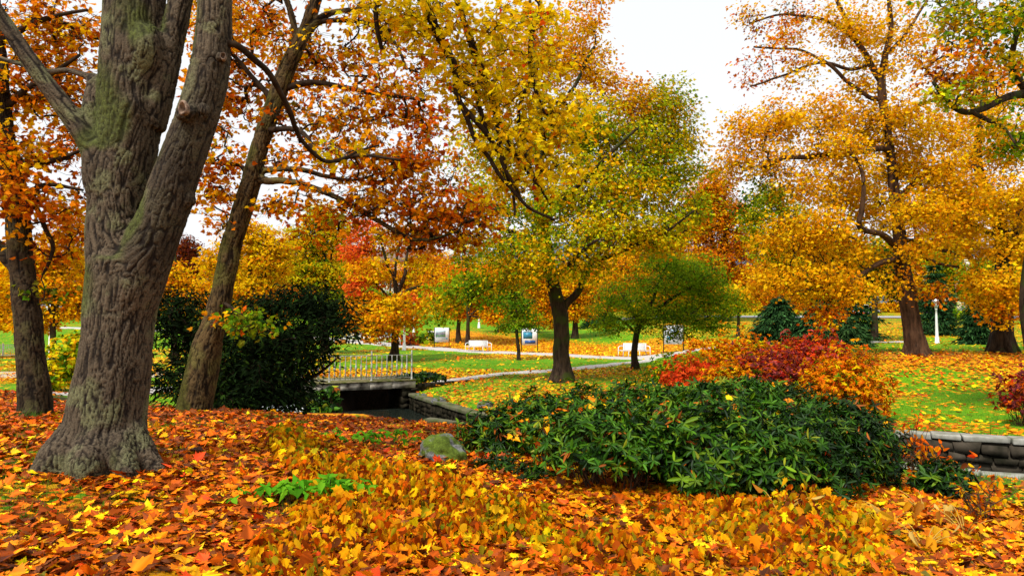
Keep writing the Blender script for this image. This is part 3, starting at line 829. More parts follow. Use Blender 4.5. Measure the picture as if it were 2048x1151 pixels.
def wall_edge_d(x, y): return (y > Wy(x) + .22) * (y < Wy(x) + .55 + .3 * fbm(np.stack([x, y, 0 * x], -1), 2)) * (x > -3) * .9
grass(90000, 11, 27, .15, wall_edge_d, 'wall_edge_grass')
# ------------------------------------------------------------------ the great maple in front
t1 = [(204, 985, 124, 6.5), (205, 955, 106, 6.5), (205, 925, 91, 6.5), (206, 895, 81, 6.5), (211, 850, 73.5, 6.5), (218, 800, 69, 6.5), (228, 740, 66, 6.5), (235, 680, 64.5, 6.5), (243, 600, 66, 6.5), (254, 520, 69, 6.5)]
ls = [(243, 680, 50), (247, 610, 64), (248, 550, 70), (236, 490, 66), (236, 430, 62), (244, 350, 64), (258, 260, 66), (264, 174, 70), (270, 87, 70), (270, 0, 66), (272, -120, 62), (280, -400, 50)]
ls2 = [(290, 250, 44), (320, 170, 34), (342, 90, 28), (362, 0, 26), (375, -90, 24), (400, -300, 18)]
rs = [(240, 720, 44, 6.5), (250, 640, 56, 6.47), (268, 565, 63, 6.44), (300, 490, 61, 6.4), (330, 420, 57, 6.38), (353, 350, 54, 6.36), (385, 260, 51, 6.35), (412, 174, 48, 6.35), (425, 87, 43, 6.35), (430, 0, 40, 6.35), (434, -150, 37, 6.4), (445, -380, 30, 6.5)]
ll = [(214, 380, 40, 6.4), (198, 320, 34, 6.36), (178, 282, 27, 6.34), (130, 215, 22, 6.3), (87, 160, 20, 6.25), (42, 95, 18, 6.2), (2, 35, 17, 6.15), (-40, -30, 16, 6.1), (-110, -130, 12, 6.0)]
lr = [(236, 430, 40, 6.42), (200, 360, 34, 6.4), (190, 300, 24, 6.4), (187, 220, 24, 6.42), (190, 165, 18, 6.45), (172, 152, 9, 6.5), (135, 141, 8, 6.6), (98, 143, 8, 6.7), (40, 128, 7, 6.9), (-20, 112, 7, 7)]
roots = [[(174, 850, 40, 6.4), (120, 920, 42, 6.25), (80, 955, 26, 6.15), (38, 978, 12, 6.1)], [(256, 855, 36, 6.45), (300, 925, 26, 6.4), (325, 948, 12, 6.35), (345, 962, 5, 6.3)],
         [(196, 860, 46, 6.36), (172, 930, 46, 6.1), (160, 968, 22, 6.0), (150, 992, 6, 5.95)], [(233, 880, 42, 6.32), (255, 950, 26, 6.15), (265, 972, 8, 6.1)],
         [(260, 900, 40, 6.8), (300, 925, 20, 7.1), (330, 935, 8, 7.3)], [(150, 900, 40, 6.8), (100, 925, 20, 7.0), (60, 935, 8, 7.2)]]
burls = [[(288, 150, 26, 6.4), (292, 95, 32, 6.33), (292, 60, 26, 6.36)], [(268, 260, 24, 6.4), (268, 210, 30, 6.36), (264, 185, 20, 6.38)], [(372, 228, 22, 6.15), (366, 220, 15, 6.08)], [(405, 222, 18, 6.14), (415, 218, 12, 6.12)], [(440, 118, 13, 6.2), (447, 113, 9, 6.17)],
         [(370, 398, 22, 6.35), (388, 392, 14, 6.35)]]
def slim(t, k): return [(p[0], p[1], p[2] * k, *p[3:]) for p in t]
ls, ls2, rs, ll, lr = (slim(t, .87) for t in (ls, ls2, rs, ll, lr)); rs = rs[:3] + slim(rs[3:], .92)
tubes = [guide(t, 6.5) for t in [t1, ls, ls2, rs, ll, lr] + [slim(r_, .8) for r_ in roots[1:]] + roots[:1] + burls]
def t1_moss(V, Nn):
    low = np.exp(-((V[:, 2] - .12) / .16) ** 2) * .9
    fork = np.exp(-(np.linalg.norm(V - P(265, 430, 6.2), axis=1) / .18) ** 2) * .7 + np.exp(-(np.linalg.norm(V - P(205, 270, 6.2), axis=1) / .26) ** 2) * .55
    limb = np.exp(-(np.linalg.norm(V[:, None] - tubes[4][None, 2:, :3], axis=2).min(1) / .15) ** 2) * .35
    top = np.exp(-(np.linalg.norm(V - P(285, 30, 6.2), axis=1) / .3) ** 2) * .6
    right = -.22 * sm(V[:, 0], -3.55, -3.15) * sm(V[:, 2], 1.6, 2.6)
    stemL = .26 * np.exp(-((V[:, 0] - P(255, 200, 6.3)[0]) / .35) ** 2) * sm(V[:, 2], 2.3, 3.2)
    return low + fork + limb + top + right + stemL - .14
b1 = P(205, 960, 6.5); org = np.array([b1[0], b1[1], h1(b1[0], b1[1])])
big = empty('maple_tree', org, 'huge old maple with furrowed mossy bark forking into two stems in the leaf litter', 'tree')
tr = bark_solid('trunk', tubes, .0125, big, org, amp=.0095, freq=40, smooth=16, mossiness=.66, tone=.78, moss_fn=t1_moss, skip=len(burls) + len(roots), lich_shade_fn=lambda V: 1 - .85 * sm(V[:, 0] - .42 * (V[:, 2] - 2.4) * (V[:, 2] > 2.4), -3.62, -3.45) * sm(V[:, 2], 1.9, 2.4))
# cut-branch scars
def knot(px, py, d, r, ax):
    c = P(px, py, d); mb = MB(); k = 18; ax = unit(np.array(ax, float)); s = unit(np.cross(ax, [0, 0, 1.])); b = np.cross(s, ax)
    prof = [(1.0, -.02), (1.06, .012), (.9, .028), (.72, .02), (.6, .002), (.42, -.012), (.15, -.02)]
    V = [c + ax * z + (s * math.cos(t) * .8 + b * math.sin(t) * 1.15) * r * q * (1 + .08 * math.sin(3 * t + px)) for q, z in prof for t in np.arange(k) * 2 * math.pi / k]
    Fs = [[i * k + j, i * k + (j + 1) % k, (i + 1) * k + (j + 1) % k, (i + 1) * k + j] for i in range(len(prof) - 1) for j in range(k)] + [list(range((len(prof) - 1) * k, len(prof) * k))]
    o = mb.add(np.array(V) - org, Fs).build('knot', simple_mat('cut_wood', (.30, .20, .14), .9, .2, second=(.05, .03, .02), nscale=30, bump=.5), tr, smooth=True)
    return o
knot(368, 217, 6.01, .058, (-.35, -1, -.05)); knot(447, 114, 6.13, .032, (.2, -1, .1))
# arching bough with yellow leaves, hanging in from above, and a mossy switch
bo = [(436, -150, 22, 6.5), (500, -270, 20, 7.0), (620, -290, 19, 7.7), (740, -160, 16, 8.4), (805, -60, 11, 8.9), (839, 0, 7.5, 9.1), (874, 65, 7, 9.3), (900, 117, 6.5, 9.4), (913, 165, 6, 9.5), (926, 209, 5, 9.5), (972, 260, 4, 9.6), (1010, 330, 3, 9.7), (1040, 400, 2, 9.8)]
bo2 = [(805, -60, 8, 8.9), (880, -70, 7, 9.3), (917, 0, 5, 9.6), (935, 65, 5, 9.8), (956, 130, 4, 9.9), (991, 187, 3.6, 10), (1003, 243, 3, 10), (1035, 310, 2.4, 10), (1085, 380, 2, 10)]
bo3 = [(913, 165, 4.5, 9.5), (948, 174, 4, 9.6), (961, 210, 3.4, 9.7), (985, 280, 3, 9.8), (1020, 300, 2, 9.8)]
bo4 = [(880, -70, 6, 9.3), (1000, -60, 5, 10), (1078, 9, 4, 10.3), (1061, 65, 4, 10.4), (1062, 150, 3, 10.4), (1090, 230, 2.4, 10.4), (1130, 290, 2, 10.4)]
bo5 = [(740, -160, 8, 8.4), (752, -20, 5, 8.8), (756, 40, 4, 8.9), (760, 100, 3, 9)]
sw = [(455, 85, 7, 6.35), (480, 90, 7, 6.4), (512, 118, 6.5, 6.6), (543, 152, 6, 6.8), (578, 217, 5.5, 7.1), (594, 255, 5, 7.3), (612, 285, 4.5, 7.5), (648, 322, 4, 7.8), (690, 315, 3, 8.2), (722, 300, 2.4, 8.5), (760, 290, 1.8, 8.8)]
up = [(280, -400, 50, 6.5), (220, -600, 40, 6.3), (120, -800, 30, 6)]; up2 = [(445, -380, 30, 6.5), (520, -620, 24, 6.6), (640, -850, 16, 7)]
PAL['bough'] = [((.95, .66, .005), 7), ((.94, .50, .003), 3), (O, .5), (YG, .8), (RE, .15)]
lob = [(760, 30, 8.9, 60, 50, .5), (840, 60, 9.2, 60, 70, .6), (900, 30, 9.5, 60, 60, .6), (930, 130, 9.6, 70, 70, .7), (990, 60, 10, 70, 70, .7), (1000, 190, 9.9, 80, 60, .7), (950, 230, 9.7, 60, 40, .6),
       (1080, 60, 10.3, 60, 60, .6), (1070, 170, 10.4, 70, 60, .7), (1090, 270, 10.3, 90, 55, .7), (1020, 300, 9.9, 80, 50, .6), (1050, 370, 9.9, 70, 45, .5), (1130, 330, 10.3, 60, 40, .5), (1150, 230, 10.5, 55, 55, .5), (700, 305, 8.3, 60, 25, .3, None, .6), (820, 20, 9, 40, 40, .4)]
lob += [(200, -700, 6.3, 300, 150, 1.5, 'orange', .5), (600, -750, 7, 260, 130, 1.5, 'orange', .4)]
def add_boughs(root, origin, guides, lobes, pal, leaf, per, cr, cover, rt, tmpl, twig, twigs=4, mat_leaf=None, name='crown', flat=.55, upn=.8):
    CP, CL = [], []; A = .5 * .55 * leaf * leaf
    for lb in lobes:
        px, py, d, rx, ry, rz = lb[:6]; pl = lb[6] if len(lb) > 6 and lb[6] else pal; cv = lb[7] if len(lb) > 7 else cover
        r = np.array([rx * mpp(d), rz, ry * mpp(d)]); n = max(3, int(cv * math.pi * r[0] * r[2] / (per * A)))
        CP.append(sample_lobe(P(px, py, d), r, n)); CL += [pl] * n
    CP = np.concatenate(CP)
    gs = [np.concatenate([guides[0][:1]] * 1 + [guides[0]])] + guides
    Pt, Rd = crown_branches(gs, CP, cr, rt)
    V, Lq, nf = tubes_batch(Pt - origin, Rd, 5); Vs, Ls = [V], [Lq]; off = len(V)
    n = len(CP) * twigs; m = 4; st = np.repeat(Pt[:, -1], twigs, 0); en = st + rng.normal(size=(n, 3)) * np.array([cr, cr, cr * flat]) * .8
    t = np.linspace(0, 1, m)[None, :, None]; tw = st[:, None] * (1 - t) + en[:, None] * t; tw[:, 1:-1] += rng.normal(size=(n, m - 2, 3)) * cr * .1
    V3, L3, _ = tubes_batch(tw - origin, np.linspace(1, .35, m)[None] * np.full((n, 1), rt * .75), 3); Vs.append(V3); Ls.append(L3 + off); off += len(V3)
    for gl in guides:
        q = catmull(gl, len(gl) * 6); q[:, :3] += (vnoise(q[:, :3] * 2.3) * .03)[:, None] * np.array([1, 1, .6])
        V4, L4, _ = tubes_batch(q[None, :, :3] - origin, q[None, :, 3], 9); Vs.append(V4); Ls.append(L4 + off); off += len(V4)
    V = np.concatenate(Vs); Lq = np.concatenate(Ls); nf = len(Lq) // 4
    link('branches', mesh_np('branches', V, Lq, np.arange(nf) * 4, np.full(nf, 4), twig, smooth=True), root)
    n = len(CP) * per; off = rng.normal(size=(n, 3)) * np.array([cr, cr, cr * flat]) * .62
    pos = np.repeat(CP, per, 0) + off; tip = unit(off * np.array([1, 1, .3]) + rng.normal(size=(n, 3)) * .25 * cr + np.array([0, 0, -.3 * cr]))
    lc = np.concatenate([pick(p, per) for p in CL]); cc = np.repeat(np.concatenate([pick(p, 1) for p in CL]), per, 0)
    w = rng.uniform(0, 1, (n, 1)); col = np.where(rng.uniform(0, 1, (n, 1)) < .45, cc * w + lc * (1 - w), lc)
    col = np.clip(col * np.exp(rng.normal(size=(n, 1)) * .12), .002, .95)
    leaves_obj(name, [scatter(tmpl, pos, tip, rand_dirs(n, upn, .75), leaf * np.exp(rng.normal(size=n) * .22), col)], M['leaf'], root, origin)
bo6 = [(926, 209, 4, 9.5), (960, 290, 3.6, 9.6), (1000, 350, 3.2, 9.7), (1050, 410, 2.6, 9.8), (1110, 440, 1.8, 9.9)]; bo7 = [(939, 65, 4, 9.8), (985, 200, 3.6, 9.9), (1010, 320, 3, 9.9), (1030, 430, 2, 9.9)]; bo8 = [(1062, 150, 3, 10.4), (1040, 230, 2.8, 10.3), (1060, 330, 2.4, 10.2), (1100, 410, 1.6, 10.2)]
bo, bo2, bo3, bo4, bo5, bo6, bo7, bo8 = ([(p[0], p[1], p[2] * 1.3, *p[3:]) for p in b_] for b_ in (bo, bo2, bo3, bo4, bo5, bo6, bo7, bo8))
add_boughs(big, org, [guide(g, 9) for g in (bo, bo6, bo7, bo8, bo2, bo3, bo4, bo5, sw, up, up2)], lob, 'bough', .086, 16, .25, 1.08, .005, MAPLE, M['twig'])

# ------------------------------------------------------------------ leaning maple
make_tree('maple_tree', 'leaning maple with a slanting mossy trunk beside the black yew, rust-orange crown', 'tree', None, 11.5,
  [(388, 838, 38), (389, 822, 34), (398, 770, 31), (412, 700, 28.5), (430, 640, 22), (445, 580, 20), (460, 500, 20), (480, 435, 20), (500, 370, 19), (518, 300, 17), (545, 217, 17), (578, 130, 16), (607, 70, 13), (632, 0, 11), (665, -100, 9), (700, -260, 6)],
  [[(510, 352, 10), (535, 362, 8), (565, 361, 7), (617, 372, 6.5), (680, 398, 6), (743, 434, 5.5), (804, 469, 5), (830, 479, 4.6), (869, 477, 4), (915, 462, 3)],
   [(510, 345, 8), (540, 340, 6), (600, 339, 5.5), (650, 352, 5), (709, 360, 4), (760, 345, 3)],
   [(600, 85, 10), (630, 48, 8), (660, 27, 6.5), (722, 17, 5), (775, 8, 4)],
   [(615, 55, 6), (652, 42, 5), (717, 43, 4.5), (752, 56, 4), (791, 87, 3.4), (813, 139, 2.6)],
   [(540, 200, 7), (535, 188, 6), (505, 155, 5), (469, 113, 4), (430, 90, 3)],
   [(500, 360, 6), (482, 332, 4.5), (450, 328, 3.6), (417, 326, 3)],
   [(560, 180, 7), (620, 165, 6), (690, 175, 5), (770, 190, 4), (850, 200, 3)],
   [(530, 260, 6), (600, 262, 5, 11), (650, 322, 4.4, 10.6), (720, 310, 3.6, 10.4), (800, 320, 2.5, 10.2)],
   [(592, 100, 9), (585, 40, 7), (560, -40, 6), (530, -120, 4)],
   [(440, 600, 4), (470, 620, 3, 11.2), (500, 640, 2, 11)]],
  [(440, 60, 11.5, 70, 70, 1.2), (430, 190, 12, 50, 80, .9), (425, 330, 11.3, 45, 60, .8), (520, 50, 12.7, 80, 60, 1.2), (600, 130, 12.3, 60, 70, 1), (690, 110, 12, 80, 70, 1.2, None, .6), (750, 30, 12, 80, 55, 1.2, None, .8),
   (500, 190, 12.3, 60, 60, .9, None, .9), (600, 240, 12.2, 70, 50, 1, None, .8), (700, 230, 11.4, 80, 55, 1.2), (790, 190, 11.8, 70, 60, 1.1), (860, 240, 12, 60, 45, .9, 'redrust'), (640, 330, 11, 90, 40, 1, None, .8), (740, 320, 11.4, 90, 45, 1.1),
   (840, 330, 11.8, 90, 50, 1.1), (780, 400, 11.6, 100, 45, 1.1), (700, 425, 11.4, 60, 35, .8, None, .8), (890, 420, 12, 90, 50, 1, 'redrust', 1.3), (830, 465, 11.8, 80, 40, .9, None, 1.4), (930, 470, 12.2, 75, 35, .9, None, 1.4), (960, 420, 12.3, 50, 40, .8, None, 1.2),
   (580, 400, 11.3, 70, 35, .7, None, .9), (660, 440, 11.5, 60, 30, .7, None, .8), (455, 430, 12.6, 40, 50, .6, None, .7), (440, 400, 11.5, 40, 60, .7, None, .7), (620, 480, 11.8, 60, 20, .6, 'orange', .45), (545, 330, 12.4, 50, 40, .7, None, .7), (490, 645, 11, 40, 35, .4, 'olive', 1.6), (455, 640, 11, 25, 16, .3, 'orange', .8), (880, 130, 12, 60, 60, 1, None, .6),
   (560, -150, 11.5, 200, 120, 2, None, .5), (800, -120, 12, 180, 90, 2, None, .4)],
  pal='rust', leaf=.082, tmpl=MAPLE, per=16, cr=.25, cover=1.2, rt=.0062, twigs=4, flat=.5,
  solid=dict(voxel=.02, amp=.013, freq=30, mossiness=.5, tone=.62, tint=(1.2, 1, .6)), solid_limbs=(0, 1, 2, 8))

# ------------------------------------------------------------------ dark trunk at the left edge
make_tree('maple_tree', 'dark slender-stemmed maple at the left edge with hanging orange leaves', 'tree', None, 10.5,
  [(68, 850, 42), (69, 835, 34), (70, 800, 29), (61, 700, 25), (52, 600, 23), (47, 560, 22), (40, 500, 22), (36, 435, 21), (28, 380, 21), (14, 300, 18), (5, 217, 16), (-2, 120, 14), (-12, 0, 12), (-30, -150, 9), (-50, -300, 6)],
  [[(42, 540, 16), (20, 520, 14), (-5, 495, 13), (-45, 440, 11), (-90, 330, 8)], [(36, 400, 7), (56, 398, 6), (74, 418, 5), (92, 460, 4.4), (106, 492, 4), (98, 525, 3), (86, 548, 2.4)],
   [(20, 350, 8), (60, 330, 6), (110, 320, 5), (165, 300, 3)], [(5, 220, 8), (50, 180, 6), (100, 150, 5), (160, 110, 3)], [(-5, 90, 8), (60, 50, 6), (120, 30, 4), (175, 20, 3)], [(30, 400, 6), (90, 370, 5), (140, 375, 3.4), (165, 380, 2.5)]],
  [(60, 60, 10.8, 80, 60, 1, None, 1.2), (130, 30, 11, 60, 50, 1, None, 1.1), (130, 110, 11.2, 60, 60, 1), (30, 180, 10.6, 60, 70, 1, None, 1.1), (110, 220, 11, 70, 50, 1), (150, 170, 11.2, 40, 60, .8), (40, 290, 10.6, 60, 50, 1, None, 1.3), (120, 310, 10.8, 60, 45, .9),
   (60, 370, 10.3, 60, 35, .8, None, 1.3), (140, 390, 10.8, 45, 45, .8, 'rust'), (20, 400, 10, 50, 40, .7, 'orange', 1.5), (110, 440, 10.5, 50, 40, .7, 'rust', 1.1), (30, 320, 10, 40, 30, .6, 'orange', 1.4), (85, 500, 10.5, 45, 40, .6, 'rust', .8), (170, 60, 11, 30, 50, .8), (-60, 150, 10.5, 80, 150, 1.5, None, .7), (90, 590, 10.3, 40, 20, .4, 'olive', .7)],
  pal='orange', leaf=.085, tmpl=MAPLE, per=16, cr=.25, cover=1.05, rt=.0062, twigs=4, flat=.5,
  solid=dict(voxel=.02, amp=.012, freq=32, mossiness=.25, tone=.38, tint=(1.1, .95, .75)), solid_limbs=(0,))
PAL['fresh'] = [((.20, .36, .006), 4), ((.30, .44, .008), 3), ((.10, .22, .004), 2.5), ((.45, .46, .01), .7)]
PAL['lime'] = [((.34, .42, .006), 3), ((.58, .52, .008), 3), ((.14, .26, .005), 1.6), (GO, 1.4), (Y, 1)]
PAL['scarlet'] = [((.88, .12, .02), 4), ((.85, .2, .015), 3), ((.75, .06, .012), 2)]
# ------------------------------------------------------------------ trees of the middle distance
make_tree('maple_tree', 'broad green and gold maple with a forked dark trunk on the stream bank', 'tree', None, 27.5,
  [(1124, 757, 26), (1123, 730, 18), (1122, 692, 16), (1123, 648, 15.5), (1118, 619, 16), (1111, 589, 14), (1103, 550, 13.5), (1094, 500, 13), (1082, 440, 12), (1076, 380, 10), (1080, 300, 9), (1075, 200, 7), (1068, 100, 5), (1060, 0, 3)],
  [[(1126, 622, 9), (1132, 607, 8.5), (1146, 592, 8), (1158, 578, 7.5), (1177, 531, 6.5), (1197, 504, 6), (1240, 440, 5), (1290, 370, 4), (1330, 300, 3)], [(1100, 530, 6), (1050, 544, 5), (1013, 557, 4.4), (969, 584, 3.6), (940, 601, 2.6)],
   [(1085, 450, 6, 27), (1130, 400, 5, 26), (1200, 330, 4, 25.5), (1270, 260, 3, 25)], [(1078, 330, 6), (1010, 280, 5), (960, 220, 4), (900, 180, 3)], [(1080, 260, 5), (1140, 180, 4), (1190, 90, 3)], [(1180, 525, 5, 27), (1250, 500, 4, 26), (1330, 460, 3, 25.5), (1390, 420, 2, 25)],
   [(1094, 500, 6, 27.5), (1040, 470, 5, 26.5), (980, 450, 4, 26), (920, 430, 3, 26)], [(1105, 560, 5, 27), (1150, 520, 4, 25), (1200, 480, 3, 24)]],
  [(1180, 40, 28, 50, 60, 1.5, 'gold', 1.0), (1190, 140, 28, 60, 60, 1.5, 'gold', 1.3), (1110, 100, 29, 90, 90, 2, 'gold', 1.3), (1010, 130, 29, 90, 90, 2, 'gold', .9), (1260, 210, 28, 55, 55, 1.4, 'gold', 2.0), (1325, 215, 28, 60, 55, 1.4, 'lime'), (1350, 285, 28, 50, 50, 1.3, 'lime'), (1270, 300, 27, 70, 60, 1.8, 'lime'), (1180, 260, 27, 80, 70, 2),
   (1345, 350, 27.5, 60, 50, 1.5, 'lime'), (1260, 380, 26.5, 80, 55, 1.8, 'yellowgreen'), (1360, 420, 27, 55, 40, 1.3, 'lime'), (1170, 370, 26, 90, 60, 2, 'yellowgreen'), (1070, 300, 28, 90, 90, 2.4, None, 1.3), (960, 300, 29, 80, 80, 2, None, .8), (1000, 400, 27.5, 80, 55, 2, None, 1.5), (1090, 430, 26.5, 70, 45, 1.5),
   (1220, 445, 25.5, 80, 45, 1.5, 'yellowgreen', 2.4), (1310, 470, 26, 70, 40, 1.4, 'yellowgreen'), (1170, 480, 25, 80, 40, 1.3, 'yellowgreen', 2.2), (1040, 490, 26, 70, 40, 1.4), (960, 500, 27, 60, 35, 1.3, None, 1.4), (1100, 530, 25.5, 70, 35, 1.2, 'yellowgreen', 1.8), (1170, 540, 26, 50, 30, 1, None, 1.5), (1010, 555, 27, 60, 28, 1.2, None, 1.8), (940, 575, 27, 55, 35, 1.2, 'green', 1.9), (890, 600, 27, 40, 30, 1, 'greengold', 1.8), (1000, 600, 27, 40, 20, .8, 'green', 1.2), (870, 640, 27, 25, 14, .6, 'green', 1.5)],
  pal='greengold', leaf=.118, tmpl=MAPLE2, per=34, cr=.42, cover=2.4, rt=.007, twigs=2, flat=.6, bark=M['bark'])

make_tree('maple_tree', 'tall golden-orange maple with a reddish trunk beside the white lamp post', 'tree', None, 28,
  [(1832, 709, 28), (1831, 692, 20), (1822, 640, 17), (1815, 594, 16), (1807, 549, 15), (1802, 510, 14), (1798, 460, 12), (1788, 380, 10), (1780, 300, 8), (1768, 220, 8), (1763, 165, 8), (1770, 112, 6), (1782, 58, 5), (1778, 0, 4), (1778, -80, 3)],
  [[(1799, 490, 8, 27.6), (1785, 487, 7, 27.2), (1756, 472, 6, 26.6), (1722, 455, 5.6, 26), (1727, 423, 5, 25.8), (1730, 370, 4.2, 25.6), (1722, 336, 3.6, 25.6), (1700, 300, 4, 25.6)], [(1801, 510, 6, 27.6), (1785, 516, 6, 27.3), (1737, 540, 5, 26.8), (1712, 552, 4, 26.5), (1680, 580, 2.6, 26.2)],
   [(1780, 305, 6), (1765, 298, 6, 27.5), (1700, 305, 5.5, 27), (1639, 311, 5, 26.6), (1600, 318, 5, 26.4), (1561, 316, 4.4, 26.2), (1525, 332, 3, 26)], [(1808, 480, 5), (1830, 482, 4), (1870, 495, 3.6), (1907, 506, 3)], [(1808, 518, 5), (1850, 519, 4), (1890, 528, 3), (1921, 532, 2.4)],
   [(1763, 165, 6), (1737, 122, 6), (1702, 68, 5), (1678, 10, 4), (1655, -60, 3)], [(1766, 200, 5), (1720, 190, 4), (1650, 130, 3.4), (1590, 100, 2.6), (1510, 90, 2)], [(1740, 130, 4), (1690, 140, 3.6), (1640, 130, 3), (1580, 150, 2.4), (1500, 170, 1.8)],
   [(1705, 75, 4), (1650, 40, 3.2), (1580, 30, 2.4), (1500, 50, 1.8)], [(1775, 260, 5), (1830, 220, 4), (1880, 200, 3)], [(1790, 400, 6), (1850, 350, 5), (1900, 330, 4), (1960, 330, 3)], [(1770, 112, 4), (1820, 60, 3.4), (1855, 0, 2.6)]],
  [(1500, 40, 28, 40, 35, 1.2, 'rust', .5), (1560, 30, 28, 70, 40, 1.6, 'rust', .5), (1640, 40, 28, 70, 45, 1.6, None, .8), (1710, 60, 28, 60, 60, 1.5, None, .9), (1550, 100, 28, 60, 40, 1.4, 'rust', .55), (1610, 140, 28, 60, 40, 1.4, None, .5), (1500, 150, 28, 40, 35, 1.2, 'rust', .4), (1780, 60, 28, 60, 70, 1.6, None, .7), (1830, 90, 28, 50, 60, 1.4, None, .8),
   (1730, 160, 28, 50, 50, 1.4, None, 1.2), (1490, 270, 27, 50, 45, 1.4), (1560, 240, 27, 60, 40, 1.6, None, 2.2), (1640, 230, 27, 60, 40, 1.6, None, 1.9), (1460, 330, 27, 35, 55, 1.2, None, 1.4), (1540, 320, 26.6, 70, 40, 1.6, None, 1.5), (1640, 290, 26.6, 70, 40, 1.6, None, 1.5), (1720, 260, 29, 60, 50, 1.6, None, 1.8), (1800, 230, 27.4, 70, 60, 1.8, None, 1.5), (1870, 260, 27.6, 60, 60, 1.6, None, 1.4),
   (1610, 380, 26.4, 70, 40, 1.6, None, 1.4), (1700, 380, 29, 70, 50, 1.6, None, 1.8), (1800, 340, 29, 80, 50, 1.8, None, 1.8), (1880, 350, 27, 70, 50, 1.6, None, 1.8), (1520, 400, 27, 50, 40, 1.4, 'olive', .9), (1560, 480, 26.6, 50, 50, 1.4, None, 1.7), (1620, 460, 26, 60, 45, 1.5, None, 2.4), (1660, 495, 27.5, 60, 50, 1.5, None, 2.0), (1750, 430, 29, 60, 40, 1.4, None, 1.5), (1840, 420, 26.6, 80, 50, 1.7, None, 1.9), (1920, 420, 27, 60, 50, 1.6, None, 1.6),
   (1540, 560, 26.6, 50, 40, 1.3, None, 2.0), (1610, 560, 26, 60, 40, 1.4, None, 2.1), (1690, 580, 26, 55, 40, 1.3, None, 2.0), (1660, 630, 26, 45, 25, 1, 'orange', 1.6), (1730, 520, 28.5, 50, 30, 1.1, None, 1.3), (1860, 500, 26.6, 60, 30, 1.3, None, 1.4), (1770, 560, 27.5, 35, 30, 1, None, 1.0), (1870, 580, 27, 40, 25, 1, 'rust', 1.2), (1700, 330, 26.4, 60, 40, 1.4, None, 1.2)],
  pal='amber', leaf=.118, tmpl=MAPLE2, per=46, cr=.46, cover=1.8, rt=.007, twigs=2, flat=.62, bark=M['bark_brown'])

make_tree('maple_tree', 'orange maple with a thick straight trunk at the right edge of the leaf band', 'tree', None, 29,
  [(2004, 706, 27), (2005, 680, 20), (2005, 638, 19), (2006, 580, 17), (2008, 500, 15), (1999, 450, 13), (1985, 410, 12), (1970, 380, 10), (1955, 320, 8), (1960, 240, 6), (1975, 160, 4)],
  [[(2006, 520, 10), (2030, 460, 8), (2050, 400, 6), (2080, 330, 4)], [(2003, 560, 6), (1970, 550, 5), (1930, 560, 3.5)], [(2003, 480, 7), (1950, 450, 5), (1915, 440, 3.5)], [(2006, 600, 5), (2040, 570, 4), (2080, 560, 3)]],
  [(1950, 280, 29, 60, 60, 2), (2020, 300, 29, 60, 70, 2), (1930, 380, 28.6, 50, 50, 1.6), (2010, 390, 28, 60, 50, 1.8), (2040, 470, 28, 50, 50, 1.6), (1945, 500, 28, 60, 40, 1.6), (1985, 560, 27, 60, 35, 1.3, 'amber', 2.3), (2030, 590, 27, 50, 40, 1.3, 'amber', 2.2), (1960, 600, 27.5, 35, 30, 1, 'amber', 1.5), (2000, 630, 27, 35, 22, .8, 'orange', 2), (2080, 520, 29, 60, 90, 2), (2000, 200, 29.5, 80, 60, 2, None, 1)],
  pal='amber', leaf=.118, tmpl=MAPLE2, per=46, cr=.46, cover=1.7, rt=.007, twigs=2, bark=M['bark'])

make_tree('maple_tree', 'green-leaved maple whose near-black boughs reach in from the right edge', 'tree', None, 17,
  [(2085, 840, 22), (2082, 780, 17), (2064, 690, 14), (2054, 610, 13), (2062, 520, 13), (2085, 400, 13), (2100, 280, 13), (2095, 150, 11), (2100, 0, 8), (2110, -150, 5)],
  [[(2098, 220, 11, 16.8), (2060, 190, 10, 16.5), (2035, 188, 8, 16.3), (2000, 200, 7, 16), (1960, 215, 6.5, 15.8), (1925, 224, 6, 15.6), (1895, 205, 5, 15.4), (1865, 165, 3.4, 15.2)], [(2060, 190, 8, 16.5), (2035, 150, 7, 16.4), (2025, 120, 6, 16.3), (2031, 70, 5, 16.2), (2050, 40, 4, 16.2), (2000, 10, 3, 16)], [(1940, 222, 4.6, 15.7), (1985, 242, 4, 15.4), (2010, 258, 3, 15.2), (2030, 290, 2, 15)],
   [(2095, 60, 6), (2040, 0, 5), (1960, -30, 4), (1880, -20, 3)]],
  [(1900, 40, 15.6, 50, 50, 1, None, 1.2), (1960, 60, 15.6, 60, 60, 1.1, None, 1.3), (2020, 40, 16, 50, 50, 1, 'green', 1.4), (1890, 120, 15.4, 45, 45, .9, 'rust', 1.3), (1950, 150, 15.6, 60, 50, 1, 'rust', 1.2), (2010, 130, 16, 40, 40, .8, 'greengold', 1.0), (1920, 190, 15.4, 50, 30, .8, None, 1.2), (2000, 240, 15.4, 50, 30, .8, 'greengold', 1.0), (2035, 280, 15.6, 40, 35, .8, 'green', 1.4), (1930, -40, 15.6, 100, 50, 1.2), (1880, 190, 15.2, 30, 30, .6, 'greengold', 1), (2120, 100, 17, 80, 150, 1.6, 'greengold')],
  pal='greengold', leaf=.10, tmpl=MAPLE2, per=16, cr=.27, cover=1.3, rt=.005, twigs=3, bark=M['bark'])

